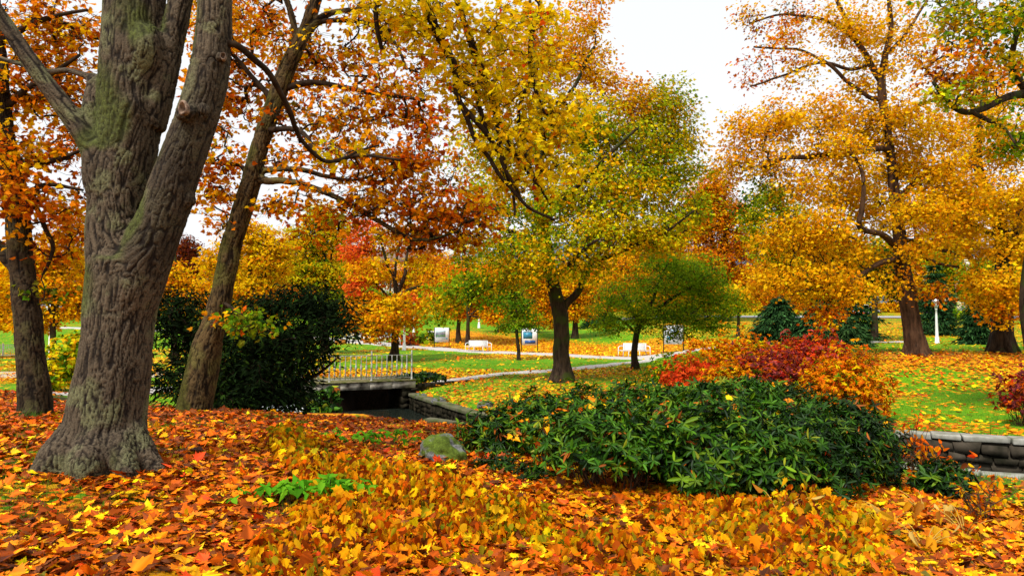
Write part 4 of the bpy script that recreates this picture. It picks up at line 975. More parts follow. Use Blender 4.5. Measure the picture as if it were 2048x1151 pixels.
make_tree('maple_tree', 'small fiery yellow and red maple in the lawn behind the bridge railing', 'tree', None, 43,
  [(788, 713, 12), (789, 695, 8), (790, 655, 7), (793, 620, 6), (795, 600, 5.5)],
  [[(795, 602, 4.6), (788, 560, 4), (778, 530, 3.2), (768, 495, 2.4), (760, 460, 1.6)], [(795, 602, 4.4), (803, 565, 4), (813, 530, 3), (820, 490, 2)], [(796, 604, 3.4), (815, 585, 3), (840, 570, 2.6), (865, 552, 2)], [(793, 610, 3), (770, 585, 2.4), (750, 565, 2)], [(788, 560, 3), (795, 520, 2.4), (805, 480, 1.8)]],
  [(715, 495, 43, 35, 35, 1.6, 'scarlet', 2.6), (735, 450, 44, 30, 22, 1.2, 'scarlet', 1.6), (765, 480, 44, 45, 35, 1.8, 'yellow', 1.6), (830, 480, 44, 50, 35, 1.8, 'fire', 1.6), (745, 540, 42, 45, 30, 1.6, 'fire', 1.9), (720, 570, 42, 35, 25, 1.3, 'scarlet', 1.8), (735, 610, 41.5, 45, 28, 1.5, 'fire', 2.6), (760, 640, 41, 55, 28, 1.5, 'fire', 2.8), (720, 650, 41, 35, 20, 1, 'orange', 2), (765, 668, 40.5, 40, 16, 1, 'orange', 2.2), (800, 600, 41, 40, 20, 1.3, 'yellow', 1.6), (840, 610, 42, 40, 30, 1.4, 'fire', 1.8), (880, 560, 43, 50, 35, 1.6, 'fire', 1.5), (835, 540, 44, 40, 30, 1.4, 'yellow', 1.2), (820, 640, 41.5, 30, 22, 1, 'fire', 1.8), (840, 597, 41, 18, 10, .6, 'scarlet', 1.6), (700, 625, 41, 18, 12, .7, 'orange', 1.6)],
  pal='fire', leaf=.16, tmpl=MAPLE2, per=20, cr=.4, cover=1.8, rt=.009, twigs=2, bark=M['bark'])

make_tree('small_tree', 'small fresh-green spreading tree in front of the right-hand white bench', 'tree', None, 34,
  [(1270, 732, 9), (1269, 720, 7), (1269, 700, 6.4), (1273, 670, 6), (1278, 645, 5.5), (1270, 628, 4), (1257, 610, 3), (1240, 585, 2)],
  [[(1277, 655, 4.6), (1290, 630, 4), (1307, 601, 3.4), (1320, 560, 2.6), (1334, 530, 1.8)], [(1280, 648, 4), (1330, 605, 3.2), (1383, 575, 2.4), (1420, 552, 1.6)], [(1272, 665, 3), (1240, 640, 2.6), (1210, 635, 2)], [(1300, 615, 2.6), (1340, 620, 2.2), (1400, 615, 1.6)]],
  [(1225, 600, 33, 40, 40, 1.6), (1290, 570, 34, 50, 45, 2), (1355, 555, 34, 55, 40, 2, None, 2.4), (1410, 570, 34, 45, 40, 1.8, None, 2.2), (1440, 610, 34, 40, 35, 1.5, None, 1.8), (1290, 630, 33, 50, 35, 1.8, 'green', 2.4), (1360, 630, 33, 55, 38, 1.8, 'green', 2.4), (1420, 650, 33.5, 40, 22, 1.3, None, 2), (1220, 650, 33, 35, 20, 1.3, 'green', 2), (1350, 668, 33, 30, 14, 1, 'green', 1.4), (1330, 520, 34.5, 45, 22, 1.4, None, 1.8), (1400, 530, 34.5, 40, 22, 1.4, None, 1.5), (1200, 625, 33, 22, 25, 1, None, 1.4)],
  pal='fresh', leaf=.10, tmpl=QUAD, per=26, cr=.42, cover=1.05, rt=.006, twigs=3, flat=.4, bark=M['bark'])

make_tree('sapling', 'thin dark sapling with a bare pale-footed stem beside the information board', 'tree', None, 43,
  [(1038, 719, 4.2), (1037, 700, 3.6), (1034, 670, 3.2), (1033, 640, 3), (1032, 600, 2.4), (1032, 560, 1.6)],
  [[(1033, 640, 2), (1015, 620, 1.6), (1000, 605, 1.2)], [(1033, 630, 2), (1052, 610, 1.6), (1068, 600, 1.2)], [(1032, 600, 1.6), (1045, 580, 1.2)]],
  [(1030, 560, 43, 26, 24, .9), (1033, 600, 43, 40, 30, 1.2), (1040, 640, 43, 46, 22, 1.3), (1015, 655, 43, 32, 14, 1), (1060, 652, 43, 25, 14, .9)],
  pal='olive', leaf=.17, tmpl=QUAD, per=16, cr=.35, cover=1.5, rt=.007, twigs=2, bark=M['bark'])

# ------------------------------------------------------------------ trees of the background: (label, trunk px, trunk r, depth, crown lobes, palette, leaf, cover)
def back_tree(name, label, d, px, rpx, top, lobes, pal, leaf=.26, cover=1.9, group=None, base=None, lean=0, per=16, mat=None):
    leaf = leaf * .82
    z = h1((px - 1024) / F * d, d); by = base or (HOR + (EYE - z) / mpp(d))
    n = 6; tr = [(px + lean * (k / n) + rng.uniform(-1, 1) * rpx * .3, by + (top - by) * k / n, rpx * (1 - .75 * k / n) + (rpx * .35 if k == 0 else 0)) for k in range(n + 1)]
    lim = []
    for lb in lobes:
        k = rng.integers(2, 5); s = tr[k]; e = (lb[0], lb[1])
        lim.append([(s[0], s[1], s[2] * .6), ((s[0] * .6 + e[0] * .4), (s[1] * .55 + e[1] * .45) + 4, s[2] * .42), (e[0], e[1], s[2] * .2)])
    L5 = [(l[0], l[1], d + (l[4] if len(l) > 4 else 0), l[2], l[3], max(l[2], l[3]) * mpp(d) * .8, l[5] if len(l) > 5 else None) for l in lobes]
    return make_tree(name, label, 'tree', None, d, tr, lim, L5, pal=pal, leaf=leaf, tmpl=MAPLE3 if d < 60 else QUAD, per=per, cr=leaf * 2.3, cover=cover * 1.75, rt=.009 + d * .0001, twigs=1, group=group, bark=mat or M['bark'], twig=M['twig_far'], k=4)

G1 = 'park trees beyond the stream'
back_tree('maple_tree', 'yellow maple with a dark trunk behind the left-edge trunk, over the sandy walk', 33, 105, 7, 470, [(60, 520, 50, 45), (130, 500, 45, 45), (100, 570, 60, 40), (30, 590, 45, 45), (145, 600, 30, 50), (70, 640, 50, 25), (140, 440, 30, 35, 0, 'rust')], 'gold', .2, 1.9, G1)
back_tree('maple_tree', 'low orange maple over the white iron fence', 46, 62, 6, 560, [(0, 620, 50, 40), (50, 640, 40, 35), (-50, 600, 60, 60)], 'gold', .22, 2, G1)
back_tree('maple_tree', 'bright orange maple seen between the two left trunks', 37, 350, 7, 500, [(340, 560, 40, 40), (380, 590, 40, 40), (330, 610, 30, 35)], 'gold', .2, 1.9, G1)
back_tree('copper_beech', 'rounded copper-brown beech far behind the yew', 62, 372, 8, 480, [(370, 500, 32, 30), (385, 540, 34, 36), (350, 540, 26, 34)], 'brown', .25, 2.2, G1)
back_tree('maple_tree', 'clear yellow maple above the yew, right of the leaning trunk', 44, 500, 7, 460, [(440, 525, 45, 45), (500, 480, 50, 45), (545, 510, 50, 55), (500, 580, 60, 35), (430, 600, 40, 30), (570, 600, 40, 35, 0, 'orange')], 'yellow', .21, 1.8, G1)
back_tree('lime_tree', 'tall yellow-green lime behind the little fiery maple', 52, 650, 8, 450, [(640, 435, 38, 30), (615, 480, 55, 35), (670, 470, 38, 38), (610, 540, 55, 35), (660, 550, 45, 35), (590, 590, 45, 30, 0, 'green'), (650, 610, 50, 35, 0, 'green'), (690, 640, 35, 30, 0, 'green')], 'yellowgreen', .22, 2.0, G1)
back_tree('maple_tree', 'orange maple with a straight trunk behind the double-armed bench', 66, 918, 5, 540, [(890, 590, 40, 28), (940, 580, 45, 32), (920, 620, 40, 22), (965, 610, 35, 30), (900, 545, 50, 30)], 'orange', .26, 1.9, G1, lean=-4)
back_tree('maple_tree', 'slim grey-trunked maple next to the orange one behind the bench', 64, 935, 4.5, 520, [(960, 560, 45, 35), (1000, 590, 40, 32), (985, 630, 30, 20), (1010, 540, 40, 30)], 'gold', .26, 1.8, G1)
back_tree('maple_tree', 'golden maple behind the forked trunk on the bank', 70, 1150, 6, 500, [(1090, 590, 40, 40), (1100, 630, 35, 25), (1150, 570, 45, 40), (1180, 600, 40, 40), (1070, 560, 40, 35), (1140, 620, 35, 25)], 'gold', .28, 2.0, G1)
back_tree('maple_tree', 'large deep-orange maple filling the gap under the white sky', 78, 1450, 9, 380, [(1430, 380, 35, 40), (1460, 430, 45, 40), (1410, 450, 45, 45, 0, 'rust'), (1480, 490, 45, 40), (1420, 520, 50, 40), (1480, 560, 40, 35), (1400, 400, 35, 40), (1440, 590, 40, 30)], 'orange', .3, 2.1, G1)
back_tree('maple_tree', 'rust-orange maple between the forked tree and the sky gap', 88, 1390, 8, 430, [(1330, 500, 50, 45), (1370, 460, 45, 40), (1320, 560, 55, 45), (1250, 540, 50, 45), (1390, 560, 50, 45), (1280, 480, 40, 35)], 'gold', .32, 2.0, G1)
back_tree('maple_tree', 'dull green tree filling the left underside of the golden maple', 64, 1560, 7, 400, [(1540, 400, 45, 45), (1590, 450, 50, 50), (1550, 500, 50, 45), (1620, 520, 45, 40), (1510, 450, 35, 45)], 'greengold', .28, 1.6, G1)
back_tree('maple_tree', 'rust-coloured tree between the reddish trunk and the thick right-hand one', 80, 1880, 7, 420, [(1860, 430, 50, 45), (1910, 470, 50, 45), (1850, 500, 45, 40), (1930, 420, 45, 40)], 'orange', .3, 1.7, G1)
back_tree('maple_tree', 'golden tree at the far right behind the thick trunk', 78, 2060, 7, 400, [(2040, 420, 45, 50), (2080, 470, 50, 50), (2030, 500, 40, 40)], 'gold', .3, 1.7, G1)
back_tree('maple_tree', 'dark green tree in deep shade behind the boughs of the golden maple', 50, 1690, 8, 440, [(1660, 500, 50, 40), (1720, 560, 45, 40), (1770, 540, 40, 50), (1640, 570, 45, 40)], 'dark', .24, 1.8, G1)
back_tree('small_tree', 'small olive tree on the bright lawn behind the azaleas', 62, 1477, 4, 570, [(1470, 590, 30, 22), (1490, 610, 25, 18), (1455, 615, 25, 18)], 'greengold', .2, 1.4, G1)
back_tree('maple_tree', 'dark-trunked tree deep in the shade left of the reddish trunk', 58, 1748, 7, 480, [(1720, 520, 45, 35), (1760, 500, 45, 35), (1780, 570, 30, 30, 0, 'dark')], 'greengold', .26, 1.6, G1)
back_tree('maple_tree', 'dull green tree behind the lamp post, before the pale house', 75, 1905, 6, 520, [(1900, 550, 40, 26), (1940, 585, 38, 22), (1880, 520, 40, 24), (1960, 540, 40, 26)], 'green', .28, 1.5, G1)
back_tree('maple_tree', 'dark green tree close behind the thick right-hand trunk', 52, 1985, 6, 540, [(1960, 610, 28, 24), (1940, 625, 24, 18), (2040, 560, 40, 40)], 'olive', .24, 1.6, G1)
back_tree('maple_tree', 'green-crowned tree on the slope behind the lamps', 82, 770, 5, 560, [(770, 600, 25, 20), (745, 590, 25, 20)], 'green', .26, 1.5, G1, lean=12)
back_tree('maple_tree', 'shadowed green tree with twin dark stems behind the sapling', 76, 1002, 6, 560, [(1000, 620, 40, 24), (1040, 610, 45, 26), (1060, 640, 30, 20), (980, 600, 40, 20)], 'green', .28, 1.7, G1)
far = [(30, 'orange'), (640, 'rust'), (-60, 'gold'), (180, 'rust'), (270, 'yellowgreen'), (470, 'gold'), (560, 'orange'), (700, 'gold'), (860, 'rust'), (965, 'greengold'), (1060, 'yellowgreen'), (1160, 'orange'), (1250, 'greengold'), (1340, 'gold'), (1395, 'orange'), (1530, 'rust'), (1600, 'gold'), (1680, 'green'), (1820, 'gold'), (2010, 'orange'), (2100, 'rust')]
words = {'gold': 'golden', 'rust': 'rust-brown', 'yellowgreen': 'yellow-green', 'orange': 'orange', 'greengold': 'half-turned green', 'green': 'green'}
lab = ['over the white fence', 'straight behind the lime', 'left of the left-edge trunk', 'behind the big trunk, far left', 'behind the big trunk', 'above the leaning trunk', 'beyond the yew', 'beyond the railing', 'on the lamp slope', 'above the armed bench', 'above the sapling', 'right of the forked trunk', 'left of the green spreading tree', 'above the right-hand bench', 'left of the sky gap', 'beneath the sky gap', 'above the spruces', 'behind the low spruces', 'behind the reddish trunk', 'behind the right-edge trunk', 'at the far right end of the row']
for i, (px, pl) in enumerate(far):
    d = 105 + (i * 37) % 30; tp = 505 + (i * 53) % 45; w = 78 + (i * 29) % 30
    back_tree('far_tree', f'{words[pl]} tree in the distant row, {lab[i]}', d, px, 4, tp, [(px - w * .5, tp + 28, w * .5, 32), (px + w * .45, tp + 30, w * .5, 32), (px, tp, w * .5, 28), (px - 8, tp + 62, w * .7, 30), (px + w * .3, tp + 80, w * .5, 22), (px - w * .2, tp + 105, w * .7, 18)], pl, .42, 1.8, 'distant row of trees', per=14)

# conifers: drooping tiers
def conifer(name, label, d, px, top, wpx, seed_base=None, tiers=9, leaf=.4, pal='dark', low=0.0, group=None, tint=None):
    x = (px - 1024) / F * d; z0 = h1(x, d); base = np.array([x, d, z0]); H = (HOR - top) * mpp(d) + EYE - z0; Wd = wpx * mpp(d)
    root = empty(name, base, label, 'tree', group)
    MB().tube([(0, 0, -.2), (0, 0, H * .5), (0, 0, H)], [H * .025 + .06, H * .015 + .04, .01], 8).build('trunk', M['bark'], root, smooth=True)
    pos, tip, nr, col = [], [], [], []; br = []
    for t in range(tiers):
        f = t / tiers; zc = H * (low + (1 - low) * f); R = Wd * (1 - f) ** .8
        nb = int(12 - 5 * f)
        for b in range(nb):
            a = b * 2 * math.pi / nb + rng.uniform(-.3, .3) + t; ln = R * rng.uniform(.75, 1.1); dr = np.array([math.cos(a), math.sin(a), 0])
            s = np.linspace(0, 1, 6)[:, None]; pl = dr * s * ln + np.array([0, 0, 1.]) * (zc + (.10 * s - .32 * s * s) * ln + rng.uniform(-.1, .1))
            br.append(pl); n = int(34 + 30 * ln); u = rng.uniform(.12, 1, n) ** .7
            p = np.stack([np.interp(u, s[:, 0], pl[:, k]) for k in range(3)], -1); sp = (1 - u * .55)[:, None] * ln * .26
            o = rng.normal(size=(n, 3)) * sp * np.array([1, 1, .28]); p = p + o + np.array([0, 0, -.15]) * np.abs(o[:, :1])
            pos.append(p); tip.append(unit(dr * .8 + o / np.maximum(sp, .01) * .5 + np.array([0, 0, -.45]) + rng.normal(size=(n, 3)) * .2)); nr.append(rand_dirs(n, 1.0, .5)); col.append(pick(pal, n))
    pos = np.concatenate(pos); n = len(pos); col = np.concatenate(col) * np.exp(rng.normal(size=(n, 1)) * .25)
    br = np.stack(br); V, L, nf = tubes_batch(br, np.linspace(.03, .008, 6)[None] * np.ones((len(br), 1)), 4)
    link('branches', mesh_np('branches', V, L, np.arange(nf) * 4, np.full(nf, 4), M['twig'], smooth=True), root)
    link('crown', None, root) if False else None
    Vp, Lp, T, c = scatter(NEEDLE, pos, np.concatenate(tip), np.concatenate(nr), leaf * np.exp(rng.normal(size=n) * .25), np.clip(col, .002, .6))
    link('crown', mesh_np('crown', Vp, Lp, np.concatenate([[0], np.cumsum(T)[:-1]]), T, M['needle'], col=c), root)
    return root
PAL['spruce'] = [((.012, .04, .012), 3), ((.03, .085, .02), 3), ((.05, .13, .035), 1.6), ((.008, .02, .006), 2)]
PAL['spruce_l'] = [((.03, .075, .02), 3), ((.06, .12, .03), 2), ((.015, .04, .012), 2)]
conifer('spruce_tree', 'dark spreading spruce with drooping tiers at the edge of the azaleas', 46, 1560, 585, 85, tiers=9, leaf=.34, pal='spruce')
conifer('spruce_tree', 'low dark spruce, its skirts lying on the bright lawn', 44, 1640, 598, 95, tiers=8, leaf=.34, pal='spruce')
conifer('spruce_tree', 'lighter green low spruce nearest the red azalea', 42, 1690, 625, 60, tiers=7, leaf=.3, pal='spruce_l')
conifer('spruce_tree', 'tall black-green spruce in the shade behind the golden maple', 60, 1700, 470, 60, tiers=12, leaf=.42, pal='spruce')
conifer('spruce_tree', 'tall dark spruce right of the reddish trunk, behind the lamp', 66, 1870, 520, 50, tiers=11, leaf=.42, pal='spruce')
conifer('spruce_tree', 'small dark spruce left of the thick right-hand trunk', 50, 1952, 590, 40, tiers=8, leaf=.36, pal='spruce')
conifer('spruce_tree', 'dark conifer deep in the shade behind the forked trunk', 84, 1200, 610, 38, tiers=8, leaf=.42, pal='spruce')
# ------------------------------------------------------------------ the yew and other dark evergreens
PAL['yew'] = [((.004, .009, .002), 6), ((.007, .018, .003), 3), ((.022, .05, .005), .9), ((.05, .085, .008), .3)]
YEW = (NEEDLE[0] * np.array([1.15, 1, 1]), NEEDLE[1])
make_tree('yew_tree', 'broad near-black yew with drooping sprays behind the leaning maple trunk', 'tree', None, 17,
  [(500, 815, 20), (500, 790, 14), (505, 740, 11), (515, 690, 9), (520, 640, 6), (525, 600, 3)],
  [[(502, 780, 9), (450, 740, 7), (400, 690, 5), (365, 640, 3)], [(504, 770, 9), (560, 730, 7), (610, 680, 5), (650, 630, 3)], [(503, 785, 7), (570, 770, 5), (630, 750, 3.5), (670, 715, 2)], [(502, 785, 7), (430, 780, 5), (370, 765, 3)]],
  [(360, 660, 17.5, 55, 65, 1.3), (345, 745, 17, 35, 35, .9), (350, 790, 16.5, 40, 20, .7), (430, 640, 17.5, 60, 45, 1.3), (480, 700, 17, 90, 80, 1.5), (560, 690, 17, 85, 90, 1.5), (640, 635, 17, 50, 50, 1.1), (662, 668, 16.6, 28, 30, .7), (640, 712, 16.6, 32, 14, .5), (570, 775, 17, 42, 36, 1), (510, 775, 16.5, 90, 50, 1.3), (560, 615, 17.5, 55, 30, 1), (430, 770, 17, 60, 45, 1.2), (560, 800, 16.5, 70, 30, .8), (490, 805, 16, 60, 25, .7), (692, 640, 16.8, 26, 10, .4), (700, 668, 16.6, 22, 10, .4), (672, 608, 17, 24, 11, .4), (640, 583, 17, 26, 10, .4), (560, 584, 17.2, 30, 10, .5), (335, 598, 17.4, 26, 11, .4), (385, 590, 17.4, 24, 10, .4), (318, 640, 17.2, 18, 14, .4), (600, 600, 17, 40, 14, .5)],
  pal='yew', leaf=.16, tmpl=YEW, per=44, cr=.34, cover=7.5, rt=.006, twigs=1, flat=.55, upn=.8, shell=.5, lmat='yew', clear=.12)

# ------------------------------------------------------------------ shrubs with rosettes of long leaves
def shrub(name, label, cat, lobes, pal, tmpl=LANCE, leaf=.08, ros=8, step=.068, group=None, mat='gloss', stems=40, flop=.12, deep=.35, top_pal=None, low=-.55, rough=1.5, stem_mat=None):
    c0 = np.mean([P(l[0], l[1], l[2]) for l in lobes], 0); z0 = h1(c0[0], c0[1]); org = np.array([c0[0], c0[1], z0])
    root = empty(name, org, label, cat, group); CE, OU, PL = [], [], []
    for lb in lobes:
        px, py, d, rx, ry, rz = lb[:6]; c = P(px, py, d); r = np.array([rx * mpp(d), rz, ry * mpp(d)])
        area = 4 * math.pi * ((r[0] * r[1]) ** 1.6 / 3 + (r[0] * r[2]) ** 1.6 / 3 + (r[1] * r[2]) ** 1.6 / 3) ** (1 / 1.6)
        n = int(area / (step * step)); dr = rand_dirs(n); dr = dr[dr[:, 2] > low]; n = len(dr)
        bump = 1 + .24 * vnoise(dr * 2.4 + px) + rough * .13 * vnoise(dr * 6 + px) + (rough - 1) * .12 * vnoise(dr * 13 + px)
        u = np.where(rng.uniform(0, 1, n) < deep, rng.uniform(.55, .95, n), rng.uniform(.92, 1.10, n)) * bump
        u = np.where(rng.uniform(0, 1, n) < .05, u * rng.uniform(1.05, 1.28, n), u); kp = (vnoise(dr * 5.5 + px + 50) > -.42) | (u < .9); dr = dr[kp]; u = u[kp]; n = len(dr)
        CE.append(c + dr * r * u[:, None]); OU.append(unit(dr / r)); PL += [lb[6] if len(lb) > 6 and lb[6] else pal] * n
    CE = np.concatenate(CE); OU = np.concatenate(OU); PL = np.array(PL)
    k = CE[:, 2] > height(CE[:, 0], CE[:, 1]) + .06; CE, OU, PL = CE[k], OU[k], PL[k]
    n = len(CE); ax = unit(OU + np.array([0, 0, .7]) + rng.normal(size=(n, 3)) * .3)
    e1 = unit(np.cross(ax, rand_dirs(n))); e2 = np.cross(ax, e1)
    cc = np.repeat(CE, ros, 0); a = (np.tile(np.arange(ros), n) * 2 * math.pi / ros + rng.uniform(-.35, .35, n * ros))[:, None]
    E1, E2, AX = (np.repeat(q, ros, 0) for q in (e1, e2, ax))
    el = rng.uniform(-.2, .75, (n * ros, 1))
    tip = unit(E1 * np.cos(a) + E2 * np.sin(a) + AX * el + np.array([0, 0, -flop])); nrm = unit(AX - tip * .2 + rng.normal(size=(n * ros, 3)) * .22)
    ccol = np.zeros((n, 3))
    for p in set(PL.tolist()):
        m_ = PL == p; ccol[m_] = pick(p, int(m_.sum()))
    lcol = np.zeros((n * ros, 3)); PR = np.repeat(PL, ros)
    for p in set(PL.tolist()):
        m_ = PR == p; lcol[m_] = pick(p, int(m_.sum()))
    col = np.where(rng.uniform(0, 1, (n * ros, 1)) < .3, lcol, np.repeat(ccol, ros, 0)) * np.exp(rng.normal(size=(n * ros, 1)) * .28)
    sz = leaf * np.exp(rng.normal(size=n * ros) * .2)
    leaves_obj('foliage', [scatter(tmpl, cc, tip, nrm, sz, np.clip(col * (.84 if mat == 'gloss' else 1), .002, .85))], M[mat], root, org)
    # woody stems from the ground to some of the rosettes
    sel = rng.choice(n, min(stems, n), replace=False); b = CE[sel]
    cen = np.array([P(l[0], l[1], l[2]) for l in lobes]); near = cen[np.argmin(np.linalg.norm(b[:, None] - cen[None], axis=2), 1)]
    st = near * .7 + b * .3 + rng.normal(size=b.shape) * .06; st[:, 2] = height(st[:, 0], st[:, 1]) - .03
    m = 6; t = np.linspace(0, 1, m)[None, :, None]; mid = st * .55 + b * .45 + np.array([0, 0, .12])
    q = (1 - t) ** 2 * st[:, None] + 2 * t * (1 - t) * mid[:, None] + t * t * b[:, None]; q[:, 1:-1] += rng.normal(size=(len(b), m - 2, 3)) * .018
    s = leaf / .13; V, L, nf = tubes_batch(q - org, np.linspace(.013, .005, m)[None] * rng.uniform(.6, 1.3, (len(b), 1)) * max(.5, s), 5)
    link('stems', mesh_np('stems', V, L, np.arange(nf) * 4, np.full(nf, 4), M[stem_mat or 'stem'], smooth=True), root)
    return root
PAL['rhodo'] = [((.024, .085, .003), 4), ((.05, .14, .004), 3.5), ((.12, .22, .006), 1.8), ((.008, .03, .002), 3), ((.24, .26, .01), .5), ((.35, .09, .008), .3)]
PAL['crimson'] += [(RU, 1), (O, .6)]; PAL['azalea'] += [(GR, .5)]
PAL['rhodo_d'] = [((.014, .05, .003), 4), ((.028, .085, .003), 3), ((.006, .022, .002), 3.5), ((.09, .16, .005), 1), ((.35, .09, .008), .3)]
GR_ = 'rhododendron shrubs in the bed'
shrub('rhododendron', 'dark rhododendron nearest the mossy boulder, lit green on top', 'shrub', [(1000, 885, 9.2, 75, 62, .55), (1060, 850, 9.6, 75, 58, .6)], 'rhodo', group=GR_)
shrub('rhododendron', 'low rhododendron in front of its neighbours just right of the boulder, trailing on the leaves', 'shrub', [(1000, 955, 7.6, 72, 36, .4), (1065, 970, 7.2, 50, 32, .3)], 'rhodo_d', group=GR_, leaf=.084)
shrub('rhododendron', 'rounded rhododendron with bare brown stems showing at its foot', 'shrub', [(1185, 895, 7.0, 105, 78, .55), (1255, 915, 6.9, 75, 88, .45), (1120, 880, 8.2, 65, 65, .5)], 'rhodo', group=GR_, leaf=.084, stems=90, low=-.2)
shrub('rhododendron', 'rhododendron at the back of the bed below the grassy bank', 'shrub', [(1170, 830, 10, 100, 45, .7), (1290, 822, 10, 90, 50, .7)], 'rhodo', group=GR_)
shrub('rhododendron', 'largest rhododendron with long pale-ribbed leaves in the middle of the bed', 'shrub', [(1420, 915, 7.0, 125, 108, .65), (1360, 850, 9.0, 90, 70, .7), (1490, 850, 8.8, 120, 82, .8), (1530, 930, 7.0, 90, 90, .55)], 'rhodo', group=GR_, leaf=.088, stems=60)
shrub('rhododendron', 'rhododendron below the golden azalea, dotted with yellow leaves', 'shrub', [(1620, 910, 7.4, 90, 92, .6), (1690, 900, 8.2, 80, 85, .55), (1560, 820, 9.6, 80, 50, .6)], 'rhodo_d', group=GR_, stems=60)
shrub('rhododendron', 'loose open rhododendron at the right end of the bed', 'shrub', [(1738, 905, 8.2, 48, 70, .45), (1772, 885, 8.5, 32, 45, .35)], 'rhodo_d', group=GR_, stems=60, step=.12)
shrub('evergreen_shrub', 'little dark evergreen in front of the stone ledge', 'shrub', [(1880, 960, 7.9, 48, 32, .3)], 'rhodo_d', leaf=.1, stems=20)

GA = 'azalea shrubs on the far bank'
AZ = dict(tmpl=OVATE, leaf=.075, ros=7, step=.10, mat='leaf', group=GA, flop=.1, stems=50, rough=2.6, deep=.5)
shrub('azalea', 'bright scarlet azalea, the lowest of the group', 'shrub', [(1378, 770, 18.2, 58, 52, .8)], 'red', **AZ)
shrub('azalea', 'crimson azalea on the crest of the group before the spruces', 'shrub', [(1640, 735, 19.5, 68, 68, 1), (1580, 735, 19.5, 50, 60, .9)], 'crimson', **AZ)
shrub('azalea', 'dusky purple-red azalea in the middle of the group', 'shrub', [(1530, 757, 18.3, 78, 56, .9)], 'maroon', **AZ)
shrub('azalea', 'golden-orange azalea bulging over the right-hand lawn', 'shrub', [(1690, 775, 17.2, 70, 74, .9), (1640, 790, 17, 50, 55, .7), (1720, 800, 16.8, 45, 55, .6)], 'azalea', **AZ)
shrub('azalea', 'orange azalea between the scarlet and the purple ones', 'shrub', [(1455, 770, 18, 55, 48, .8)], 'azalea', **AZ)
shrub('azalea', 'orange-brown azalea at the back below the deep-orange maple', 'shrub', [(1430, 735, 21, 65, 56, 1), (1500, 725, 21.5, 70, 55, 1)], 'azalea', **AZ)
shrub('azalea', 'straggly olive azalea next to the foot of the green spreading tree', 'shrub', [(1345, 748, 22, 45, 34, .8)], 'olive', **AZ)
shrub('azalea', 'small red-brown azalea cut off by the right edge above its dark soil', 'shrub', [(2045, 795, 15.5, 40, 50, .6)], 'maroon', **dict(AZ, group=None))
# weeping bush and tufts further off
shrub('weeping_bush', 'light green weeping bush behind the big trunk, by the sandy walk', 'shrub', [(140, 725, 21, 38, 50, .8), (115, 760, 20.5, 40, 25, .7), (165, 700, 21, 30, 40, .6)], 'greengold', tmpl=QUAD, leaf=.12, ros=7, step=.13, mat='leaf', flop=.7, stems=30)
shrub('ornamental_grass', 'brownish clump below the white lamps', 'grass clump', [(815, 683, 64, 20, 14, 1)], 'brown', tmpl=QUAD, leaf=.3, ros=6, step=.3, mat='leaf', stems=8)
shrub('ornamental_grass', 'green tussock behind the left information board', 'grass clump', [(852, 676, 66, 26, 15, 1)], 'olive', tmpl=QUAD, leaf=.3, ros=6, step=.3, mat='leaf', stems=8)
shrub('bergenia', 'row of dark low leaves along the bank path beside the railing end', 'plant', [(850, 753, 27.6, 34, 9, .25), (815, 756, 26.9, 22, 8, .25)], 'rhodo_d', tmpl=OVATE, leaf=.16, ros=6, step=.14, stems=6)
shrub('ivy', 'glossy ivy hanging over the bridge pier above the cascade', 'ivy', [(655, 800, 23.6, 26, 30, .35), (640, 820, 23.4, 18, 18, .3)], 'rhodo', tmpl=OVATE, leaf=.2, ros=5, step=.17, flop=1.0, stems=12)

# thin twiggy shrubs with the last red leaves
def twiggy(label, px, py, d, hgt, n, leafpal, wide=.25, group='bare twiggy shrubs'):
    b = P(px, py, d); b[2] = h1(b[0], b[1]); root = empty('twiggy_shrub', b, label, 'shrub', group); Q, LP = [], []
    for i in range(n):
        a = rng.uniform(0, 6.28); ln = hgt * rng.uniform(.6, 1.1); w = wide * rng.uniform(.2, 1.1); t = np.linspace(0, 1, 7)[:, None]
        q = np.array([math.cos(a), math.sin(a), 0]) * (w * t ** 1.3 + .03) + np.array([0, 0, 1.]) * t * ln; q[1:] += rng.normal(size=(6, 3)) * .015; q[0, 2] = -.05; Q.append(q)
        for s in range(4):
            k = rng.integers(2, 6); e = q[k] + rng.normal(size=3) * .1 + np.array([0, 0, .08]); tt = np.linspace(0, 1, 7)[:, None]; Q.append(q[k] * (1 - tt) + e * tt); LP += [e, (q[k] + e) / 2]
        LP.append(q[-1])
    Q = np.stack(Q); V, L, nf = tubes_batch(Q, np.linspace(.007, .0025, 7)[None] * np.ones((len(Q), 1)), 4)
    link('stems', mesh_np('stems', V, L, np.arange(nf) * 4, np.full(nf, 4), M['stem'], smooth=True), root)
    LP = np.array(LP); LP = LP[rng.uniform(0, 1, len(LP)) < .6]; LP = np.repeat(LP, 2, 0); m = len(LP)
    leaves_obj('foliage', [scatter(OVATE, LP, rand_dirs(m, -.5), rand_dirs(m, .4), .06 * np.exp(rng.normal(size=m) * .3), pick(leafpal, m))], M['leaf'], root)
twiggy('bare tan stems with a few red leaves at the right end of the rhododendrons', 1835, 1000, 8.0, .85, 9, 'redrust')
twiggy('short red-leaved twigs among the leaves by the stone ledge', 1900, 970, 8.6, .5, 8, 'redrust', .3)
twiggy('dark twiggy seedling in the leaves in the right corner', 1965, 1030, 6.6, .42, 8, 'rust', .3)
twiggy('bare twigs poking through the leaves below the right-hand rhododendron', 1640, 1000, 7.2, .45, 7, 'redrust', .3)

